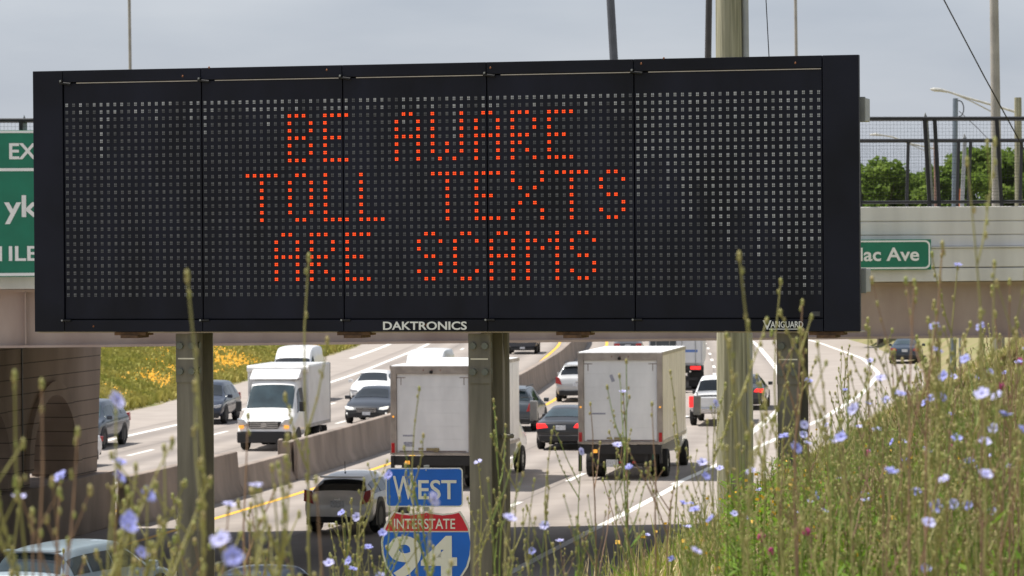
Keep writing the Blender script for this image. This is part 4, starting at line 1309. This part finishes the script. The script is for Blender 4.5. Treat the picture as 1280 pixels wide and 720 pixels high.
# ------------------------------------------------------------------ near bank: grass and weeds
GMATS = [mat('grass_green', (.11, .21, .018), .65, 0, .2, 3, col2=(.2, .31, .035), transl=.45, spec=.25),
         mat('grass_olive', (.26, .275, .055), .75, 0, .2, 3, col2=(.36, .35, .09), transl=.4, spec=.2),
         mat('grass_straw', (.52, .42, .23), .85, 0, .2, 3, col2=(.68, .56, .34), transl=.25, spec=.2),
         mat('weed_brown', (.24, .125, .08), .85, 0, .2, 3, transl=.1, spec=.2)]
rr = random.Random(21)
def blade(m, x, y, z, h, wd, lean, mi, nseg=3):
    a = rr.random() * 6.283
    dx, dy = math.cos(a), math.sin(a)
    px_, py_ = -dy * wd, dx * wd
    if abs(px_) < wd * .5: px_ = wd * .7
    o = len(m.v)
    for i in range(nseg + 1):
        t_ = i / nseg
        w_ = 1 - t_ * .9
        q = lean * t_ * t_
        m.v += [(x + dx * q - px_ * w_, y + dy * q - py_ * w_, z + h * t_ * (1 - .25 * lean / h * t_)), (x + dx * q + px_ * w_, y + dy * q + py_ * w_, z + h * t_ * (1 - .25 * lean / h * t_))]
    for i in range(nseg):
        m.f.append((o + 2 * i, o + 2 * i + 1, o + 2 * i + 3, o + 2 * i + 2)); m.m.append(mi)
m = MB()
# far and middle slope: short rough growth
for i in range(62000):
    y = 22 + 110 * rr.random() ** 1.5
    x = rr.uniform(max(TOE(y) + .15, -.14 * y), .19 * y + 2)
    if y < 34 and x < .07 * y and rr.random() < .75: continue
    if x - TOE(y) > 13: continue
    s_ = min(1, (x - TOE(y)) / 2)
    h = rr.uniform(.18, .55) * (.4 + .6 * s_) * (1 if y < 60 else .75)
    k = rr.random()
    n_ = mnoise.noise(Vector((x * .4, y * .25, 0)))
    dry = .5 + .4 * max(0, min(1, (y - 30) / 40)) + .3 * n_
    mi = (2 if rr.random() < .55 else 1) if k < dry else (0 if rr.random() < .5 else 1)
    blade(m, x, y, bank_z(x, y), h, rr.uniform(.004, .009) * (1 + y / 60), rr.uniform(.02, .25), mi, 2)
o = m.build('tall_grass', GMATS, fix=False); tag(o, 'rough green and straw grass covering the right bank slope', 'grass', None, 'stuff')
# near crest: thick tall herbs
m = MB()
for i in range(24000):
    y = rr.uniform(10.5, 32)
    xm = .062 * y + .15
    x = xm + abs(rr.gauss(0, 1)) * .07 * y if rr.random() < .96 else rr.uniform(-.02 * y, xm)
    if x > .19 * y: continue
    e = sstep((x / y - .045) / .085)
    h = rr.uniform(.2, .62) * (.32 + .75 * e)
    k = rr.random()
    n_ = mnoise.noise(Vector((x * 1.2, y * .5, 5)))
    mi = 0 if k < .46 + .5 * n_ else 1 if k < .74 else 2 if k < .94 else 3
    blade(m, x, y, bank_z(x, y), h, rr.uniform(.0018, .0045), rr.uniform(.02, .28), mi)
for i in range(2200):
    y = rr.uniform(12, 30)
    x = rr.uniform(.068, .165) * y + rr.gauss(0, .012) * y
    z = bank_z(x, y)
    h = rr.uniform(.3, .95) * (.42 + .56 * sstep((x / y - .07) / .08))
    mi = rr.choice([0, 0, 1, 1, 1, 2, 2, 3])
    a = rr.random() * 6.283
    ln = abs(rr.gauss(0, .22)) * h
    if rr.random() < .12: ln *= 3.2
    p0 = Vector((x, y, z)); p2 = p0 + Vector((math.cos(a) * ln, math.sin(a) * ln, h))
    p1 = p0.lerp(p2, .5) + Vector((rr.gauss(0, .02), rr.gauss(0, .02), .03))
    m.tube([p0, p1, p2], [.0026, .002, .0012], 3, mi, False)
    for k in range(rr.randint(2, 7)):
        t_ = rr.uniform(.45, 1)
        c = p1.lerp(p2, (t_ - .4) / .6)
        if rr.random() < .5:
            e = c + Vector((rr.gauss(0, .05), rr.gauss(0, .05), rr.uniform(.03, .12)))
            m.tube([c, e], [.0014, .001], 3, mi, False); c = e
        m.blob(c, rr.uniform(.0028, .005), rr.choice([mi, 1, 3]), 1.5)
    if mi in (1, 2):
        for k in range(9): m.blob(p2 + Vector((rr.gauss(0, .006), rr.gauss(0, .006), .012 * k - .05)), .0045, 2, 2.2)
o = m.build('tall_grass', GMATS, fix=False); tag(o, 'tall tangled green grass and stems in the lower right corner', 'grass', None, 'stuff')
# leafy weeds
m = MB()
for i in range(1500):
    y = rr.uniform(10.5, 24)
    x = rr.uniform(.06 * y, .165 * y)
    z = bank_z(x, y)
    h = rr.uniform(.25, .6)
    for k in range(9):
        zz = z + h * (.25 + .75 * k / 9)
        a = k * 2.4 + x * 9
        ln, wd = rr.uniform(.05, .12), rr.uniform(.008, .018)
        d = Vector((math.cos(a), math.sin(a), rr.uniform(.1, .9))).normalized()
        b = d.cross(Vector((0, 0, 1))).normalized() * wd
        c = Vector((x, y, zz))
        q = len(m.v)
        m.v += [tuple(c), tuple(c + d * ln * .5 + b), tuple(c + d * ln + Vector((0, 0, -.01))), tuple(c + d * ln * .5 - b)]
        m.f.append((q, q + 1, q + 2, q + 3)); m.m.append(0)
    m.tube([(x, y, z), (x, y, z + h)], .002, 3, 0, False)
o = m.build('leafy_weeds', GMATS[0], fix=False); tag(o, 'bright green leafy weeds among the grass at lower right', 'weeds', None, 'stuff')
# small yellow blooms
pts = []
for cx, cy, D, sp, n_ in ((1100, 655, 19, .4, 200), (1010, 690, 17, .3, 90), (1075, 640, 22, .35, 90), (1230, 560, 24, .5, 25)):
    p = at(cx, cy, D)
    for i in range(n_):
        x, y = p.x + rr.gauss(0, sp), D + rr.gauss(0, 1.6)
        c = Vector((x, y, bank_z(x, y) + rr.uniform(.2, .55)))
        k = rr.uniform(.006, .012)
        pts.append((c, Vector((k, rr.uniform(-k, k), 0)), Vector((0, rr.uniform(-k, k), k * .8))))
quad_cloud('yellow_blooms', 'small yellow vetch blooms scattered low in the right grass', 'wildflowers', pts, mat('petal_yellow', (.75, .42, .02), .6, var=.2, transl=.25))

# ------------------------------------------------------------------ chicory
STEMS = [mat('stem_green', (.19, .25, .05), .65, 0, .25, 12, transl=.1), mat('stem_olive', (.28, .26, .09), .7, 0, .25, 12), mat('stem_brown', (.27, .165, .105), .8, 0, .25, 12)]
BUD = mat('bud_green', (.26, .31, .07), .7, 0, .3, 60, col2=(.40, .31, .14))
PETAL = mat('petal_blue', (.43, .45, .86), .6, 0, .12, 60, transl=.35, spec=.2)
PETALP = mat('petal_pale_blue', (.60, .60, .90), .6, 0, .12, 60, transl=.35, spec=.2)
ANTHER = mat('flower_eye', (.25, .25, .62), .6)

def flower_mesh(seed, pm_):
    q = random.Random(seed)
    m = MB()
    n_ = 16
    for k in range(n_):
        a = 2 * math.pi * k / n_ + q.uniform(-.08, .08)
        ln = .0205 * q.uniform(.85, 1.08)
        d = Vector((math.cos(a), math.sin(a), q.uniform(.05, .4))).normalized()
        b = Vector((-math.sin(a), math.cos(a), q.uniform(-.3, .3))) * .0043
        z = Vector((0, 0, .001 * (k % 3)))
        o = len(m.v)
        m.v += [tuple(z), tuple(z + d * ln * .55 - b), tuple(z + d * ln - b * .8), tuple(z + d * ln * .94), tuple(z + d * ln + b * .8), tuple(z + d * ln * .55 + b)]
        m.f += [(o, o + 1, o + 2, o + 3), (o, o + 3, o + 4, o + 5)]; m.m += [0, 0]
    for k in range(7):
        a = k * .9
        m.tube([(0, 0, 0), (.003 * math.cos(a), .003 * math.sin(a), .008)], .0007, 3, 1, False)
    m.blob((0, 0, -.004), .005, 2, 1.4)
    o = m.build('flower', [pm_, ANTHER, BUD], None, fix=False)
    me = o.data
    bpy.data.objects.remove(o)
    return me
FLOWERS = [flower_mesh(i, PETAL if i % 2 else PETALP) for i in range(4)]

def chicory_mesh(seed, nbr, mi, dense=1.0, height=1.0):
    """stalk of unit height; returns mesh and bloom sites"""
    q = random.Random(seed)
    m = MB()
    sites = []
    h = height
    path = [Vector((0, 0, 0))]
    n_ = 9
    dx, dy = q.uniform(-.02, .02), q.uniform(-.02, .02)
    for i in range(1, n_ + 1):
        dx += q.uniform(-.012, .012); dy += q.uniform(-.012, .012)
        path.append(path[-1] + Vector((dx, dy, h / n_)))
    path = [p - Vector((path[-1].x, path[-1].y, 0)) * (p.z / h) for p in path]
    m.tube(path, [.0042 - .0026 * i / n_ for i in range(n_ + 1)], 5, mi)
    def nodes(pth, r_):
        for a, b in zip(pth[:-1], pth[1:]):
            for t_ in (.3, .8):
                if q.random() < .55 * dense:
                    c = a.lerp(b, t_ + q.uniform(-.15, .15)) + Vector((q.uniform(-1, 1), q.uniform(-1, 1), 0)) * .005
                    m.blob(c, r_ * q.uniform(.7, 1.25), 1, 1.5)
                    if q.random() < .3: m.blob(c + Vector((q.uniform(-.008, .008), q.uniform(-.008, .008), .006)), r_ * .8, 1, 1.4)
    nodes(path[3:], .0042)
    for k in range(nbr):
        i = q.randint(2, n_ - 2)
        p0 = path[i].lerp(path[i + 1], q.random())
        a = q.random() * 6.283
        if q.random() < .7: a = q.choice([0, math.pi]) + q.uniform(-.5, .5)
        ln = q.uniform(.14, .42) * h * (1.1 - .5 * i / n_)
        d = Vector((math.cos(a) * .62, math.sin(a) * .62, 1)).normalized()
        bp = [p0]
        for s_ in range(5):
            d = (d + Vector((q.uniform(-.13, .13), q.uniform(-.13, .13), .12))).normalized()
            bp.append(bp[-1] + d * ln / 5)
        m.tube(bp, [.0026, .0023, .002, .0018, .0016, .0013], 4, mi)
        nodes(bp[1:], .0038)
        m.blob(bp[-1], .006, 1, 1.6)
        sites.append((bp[-1], d))
        if q.random() < .5:
            j = q.randint(1, 3); e = Vector((-d.x + q.uniform(-.3, .3), q.uniform(-.4, .4), .8)).normalized()
            tp = bp[j] + e * ln * .35
            m.tube([bp[j], bp[j] + e * ln * .2, tp], [.0018, .0016, .0012], 4, mi); m.blob(tp, .0055, 1, 1.5); sites.append((tp, e))
    m.blob(path[-1], .006, 1, 1.6)
    for k in range(5):
        z = q.uniform(.05, .5) * h
        a = q.random() * 6.28; d = Vector((math.cos(a), math.sin(a), q.uniform(.3, 1))).normalized()
        c = path[int(z / h * n_)]
        b = d.cross(Vector((0, 0, 1))).normalized() * .007
        ln = q.uniform(.04, .11)
        m.add([c, c + d * ln * .5 + b, c + d * ln, c + d * ln * .5 - b], [(0, 1, 2, 3)], 2)
    o = m.build('chicory_plant', [STEMS[0] if mi == 0 else STEMS[mi], BUD, GMATS[0]], None, fix=False)
    for pol in o.data.polygons:
        if pol.material_index == mi and mi > 2: pol.material_index = 0
    me = o.data
    bpy.data.objects.remove(o)
    return me, sites, path[-1]
VAR = []
for i in range(14):
    mi = [0, 1, 1, 0, 2, 0, 1][i % 7]
    # stem material sits in slot 0
    def mk(seed, nbr, k):
        q = chicory_mesh(seed, nbr, 0, 1.0)
        me = q[0]
        me.materials[0] = STEMS[k]
        return q
    VAR.append(mk(40 + i, [5, 3, 7, 4, 2, 6, 8][i % 7], mi))
REFS = [(60, 'the dark arched pier'), (128, 'the pier plinth'), (212, 'the yellow flower bank'), (262, 'the left steel post'), (300, 'the dark oncoming suv'), (405, 'the cab-front truck'),
        (480, 'the pale grey hatchback'), (530, 'the West panel'), (588, 'the interstate shield'), (640, 'the centre steel post'), (720, 'the black sedan'), (780, 'the left teal flap'), (860, 'the right teal flap'), (900, 'the white pickup truck'),
        (942, 'the wooden pole'), (975, 'the wooden pole gap'), (1014, 'the right steel post'), (1075, 'the bare exit ramp'), (1112, 'the ramp edge line'), (1155, 'the navy ramp sedan'), (1200, 'the street sign tip'), (1240, 'the pale tapered pole'), (1400, 'the rightmost lamp pole')]
NUMW = ['no', 'one', 'two', 'three', 'four', 'five']
SEENL = {}
def chicory(px, py, D, nfl, vi=None, topflower=True, rz=None):
    q = random.Random(int(px * 31 + py * 17))
    if px < 420: D *= .92
    p = at(px, py, D)
    zb = bank_z(p.x, D)
    h = p.z - zb
    if h < .25: return None
    if vi is None: vi = q.choice([1, 2, 4, 6, 8, 9, 11, 13, 4, 11, 2]) if px < 420 else q.randrange(len(VAR))
    me, sites, tip = VAR[vi]
    k = [0, 1, 1, 0, 2, 0, 1][vi % 7]
    o = bpy.data.objects.new('chicory_plant', me)
    COL.objects.link(o)
    o.location = (p.x, D, zb)
    o.scale = (min(1.25, max(.8, h)), min(1.25, max(.8, h)), h)
    o.rotation_euler = (0, 0, q.random() * 6.283 if rz is None else rz)
    fl = []
    if nfl and topflower: fl.append((tip, Vector((0, 0, 1))))
    ss = [s_ for s_ in sites if s_[0].z > .45]
    q.shuffle(ss)
    fl += ss[:nfl - len(fl)]
    for c, d in fl:
        f = bpy.data.objects.new('flower', q.choice(FLOWERS))
        COL.objects.link(f)
        f.parent = o
        f.location = c + Vector((0, 0, .004))
        sc = q.uniform(.85, 1.12)
        f.scale = (sc / o.scale[0], sc / o.scale[1], sc / o.scale[2])
        # blooms turn to the light and to the open road side
        tl = R(q.uniform(10, 75)); az = R(q.uniform(200, 340)) - o.rotation_euler.z
        f.rotation_euler = Vector((math.sin(tl) * math.cos(az), math.sin(tl) * math.sin(az), math.cos(tl))).to_track_quat('Z', 'Y').to_euler()
    nf = len(fl)
    ref = next(r_ for x_, r_ in REFS if px < x_)
    colr = ['green', 'olive', 'brown'][k]
    size = 'tall' if py < 450 else 'middling' if py < 590 else 'low'
    bl = 'only buds' if nf == 0 else f'{NUMW[nf]} blue flower' + ('s' if nf > 1 else '')
    lab = f'{size} {colr} chicory stalk with {bl} before {ref}'
    SEENL.setdefault(lab, []).append((px, o))
    tag(o, lab, 'wildflower', 'chicory plants in front of the board')
    return o

HERO = [(145, 505, 8.8, 1), (149, 581, 9, 1), (148, 600, 9.4, 1), (160, 662, 8, 2), (176, 694, 9, 1), (75, 600, 9.5, 1), (276, 680, 7.2, 1), (291, 700, 7, 2), (320, 611, 8.8, 1), (286, 634, 9.6, 1), (184, 622, 9, 1), (24, 625, 9, 1),
        (427, 643, 15, 1), (446, 648, 15, 1), (436, 703, 14, 2), (411, 706, 14, 1), (460, 686, 14, 1), (478, 668, 14, 1), (486, 596, 13, 2), (541, 627, 8.6, 1), (598, 580, 15, 1), (637, 650, 10, 1), (681, 658, 13, 2), (726, 566, 15, 1), (779, 492, 16, 1), (772, 558, 15, 1), (786, 586, 14, 1),
        (894, 506, 13, 1), (878, 580, 14, 1), (882, 597, 12, 2), (900, 587, 16, 1), (870, 692, 9.3, 1), (665, 690, 13, 1), (700, 678, 15, 1), (840, 700, 14, 1), (860, 660, 15, 1),
        (1168, 411, 11, 1), (1226, 411, 12, 1), (1172, 441, 11, 2), (1180, 472, 12, 1), (1197, 334, 13, 1), (1228, 496, 9, 2), (1247, 498, 10, 1), (1256, 521, 10, 2), (1237, 467, 14, 1), (1278, 540, 10, 1), (1157, 505, 14, 1), (1274, 455, 13, 1),
        (1114, 592, 9.3, 1), (1196, 550, 12, 2), (1212, 578, 12, 1), (1181, 602, 10, 2), (1210, 633, 11, 1), (1191, 632, 11, 1), (1145, 617, 12, 1), (1005, 533, 12, 1), (1009, 556, 12, 1), (1057, 489, 17, 1), (1073, 535, 16, 1), (1157, 712, 11, 1), (1085, 565, 18, 1), (1082, 617, 16, 1), (1130, 553, 15, 1), (1100, 676, 18, 1), (1262, 585, 14, 1), (1240, 640, 13, 1), (1050, 600, 17, 1), (1030, 640, 15, 1)]
for px, py, D, nf in HERO: chicory(px, py, D, nf)
BARE = [(18, 470, 7.5), (52, 480, 8), (97, 540, 8), (234, 345, 8), (386, 322, 10.5), (205, 560, 9), (340, 585, 9), (310, 520, 11), (355, 640, 9), (395, 600, 9), (40, 640, 8.5), (330, 660, 10),
        (505, 560, 12), (524, 486, 13), (598, 640, 12), (610, 600, 11), (618, 540, 14), (650, 555, 13), (668, 600, 12), (690, 540, 13), (705, 620, 12), (735, 620, 14), (738, 505, 15), (783, 452, 14), (815, 505, 13), (838, 465, 15), (820, 600, 14), (757, 640, 13), (800, 650, 12), (850, 560, 14), (865, 620, 12), (890, 640, 13), (640, 690, 12), (720, 690, 12), (596, 690, 12), (455, 600, 13),
        (924, 320, 8.4), (976, 352, 11), (1003, 378, 11), (908, 420, 10), (946, 470, 12), (985, 480, 13), (1022, 430, 10), (1060, 470, 14), (1085, 400, 12), (1095, 480, 13), (1118, 440, 12), (1143, 353, 10), (1178, 306, 10), (1209, 202, 9.5), (1243, 330, 10), (1262, 352, 11), (1240, 360, 12), (1285, 370, 10), (930, 560, 12), (960, 600, 13), (1040, 560, 14), (1020, 520, 15), (1070, 570, 13), (1132, 480, 14), (1160, 460, 13), (1205, 420, 12), (1215, 470, 14), (1250, 420, 13), (1270, 400, 12)]
for px, py, D in BARE: chicory(px, py, D, 0, random.Random(int(px)).choice([1, 4, 8, 11]) if py < 430 else None)
for i in range(105):
    D = rnd.uniform(11, 24)
    px = rnd.triangular(740, 1300, 1180)
    e = sstep((px - 780) / 440)
    py = rnd.uniform(645 - 195 * e, 705 - 90 * e)
    chicory(px, py, D, 1 if rnd.random() < .3 else 0)
for i in range(8):
    D = rnd.uniform(11, 16)
    q_ = rnd.uniform(-20, 640)
    chicory(q_ if not 470 < q_ < 595 else q_ - 130, rnd.uniform(620, 715), D, 1 if rnd.random() < .3 else 0)

for i in range(46):
    D = rnd.uniform(10.5, 19)
    px = rnd.uniform(965, 1292)
    chicory(px, rnd.uniform(400, 545) + (1290 - px) * .18, D, 1 if rnd.random() < .35 else 0, rnd.choice([1, 2, 4, 9, 11, 13, 6]))
ORD = ['', 'second', 'third', 'fourth', 'fifth', 'sixth', 'seventh', 'eighth', 'ninth', 'tenth', 'eleventh', 'twelfth']
for lab, items in SEENL.items():
    if len(items) < 2 or len(items) > 13: continue
    for k, (px, o) in enumerate(sorted(items, key=lambda t_: t_[0])):
        o['label'] = lab + (', leftmost' if k == 0 else ', rightmost' if k == len(items) - 1 else f', {ORD[k]} from left')
# pink clover heads
PINK = mat('petal_pink', (.62, .10, .30), .6, 0, .25, 60, transl=.3)
for i, (px, py, D, wh) in enumerate([(1008, 665, 12, 'beside the right steel post foot'), (952, 672, 12, 'between wooden pole and right post, low down'), (1252, 483, 13, 'among blue flowers near the right edge'), (1085, 567, 15, 'half way up the right bank'), (1275, 452, 14, 'topmost at the right edge'), (964, 690, 13, 'low in front of the wooden pole gap'), (1190, 560, 16, 'below the navy ramp sedan among stalks'), (1110, 650, 17, 'among the yellow vetch blooms')]):
    p = at(px, py, D); zb = bank_z(p.x, D); h = max(.2, p.z - zb)
    t = thing('pink_clover', 'pink clover head on a thin stem ' + wh, 'wildflower', (p.x, D, zb))
    m = MB(); m.tube([(0, 0, 0), (.01, 0, h * .6), (0, 0, h)], .002, 4); m.build('stem', STEMS[0], t, fix=False)
    m = MB(); q = random.Random(i)
    for k in range(26):
        d = Vector((q.gauss(0, 1), q.gauss(0, 1), q.gauss(.2, 1))).normalized()
        m.blob(Vector((0, 0, h)) + d * .012, .0045, 0, 1.3)
    m.build('flower_head', PINK, t, fix=False)
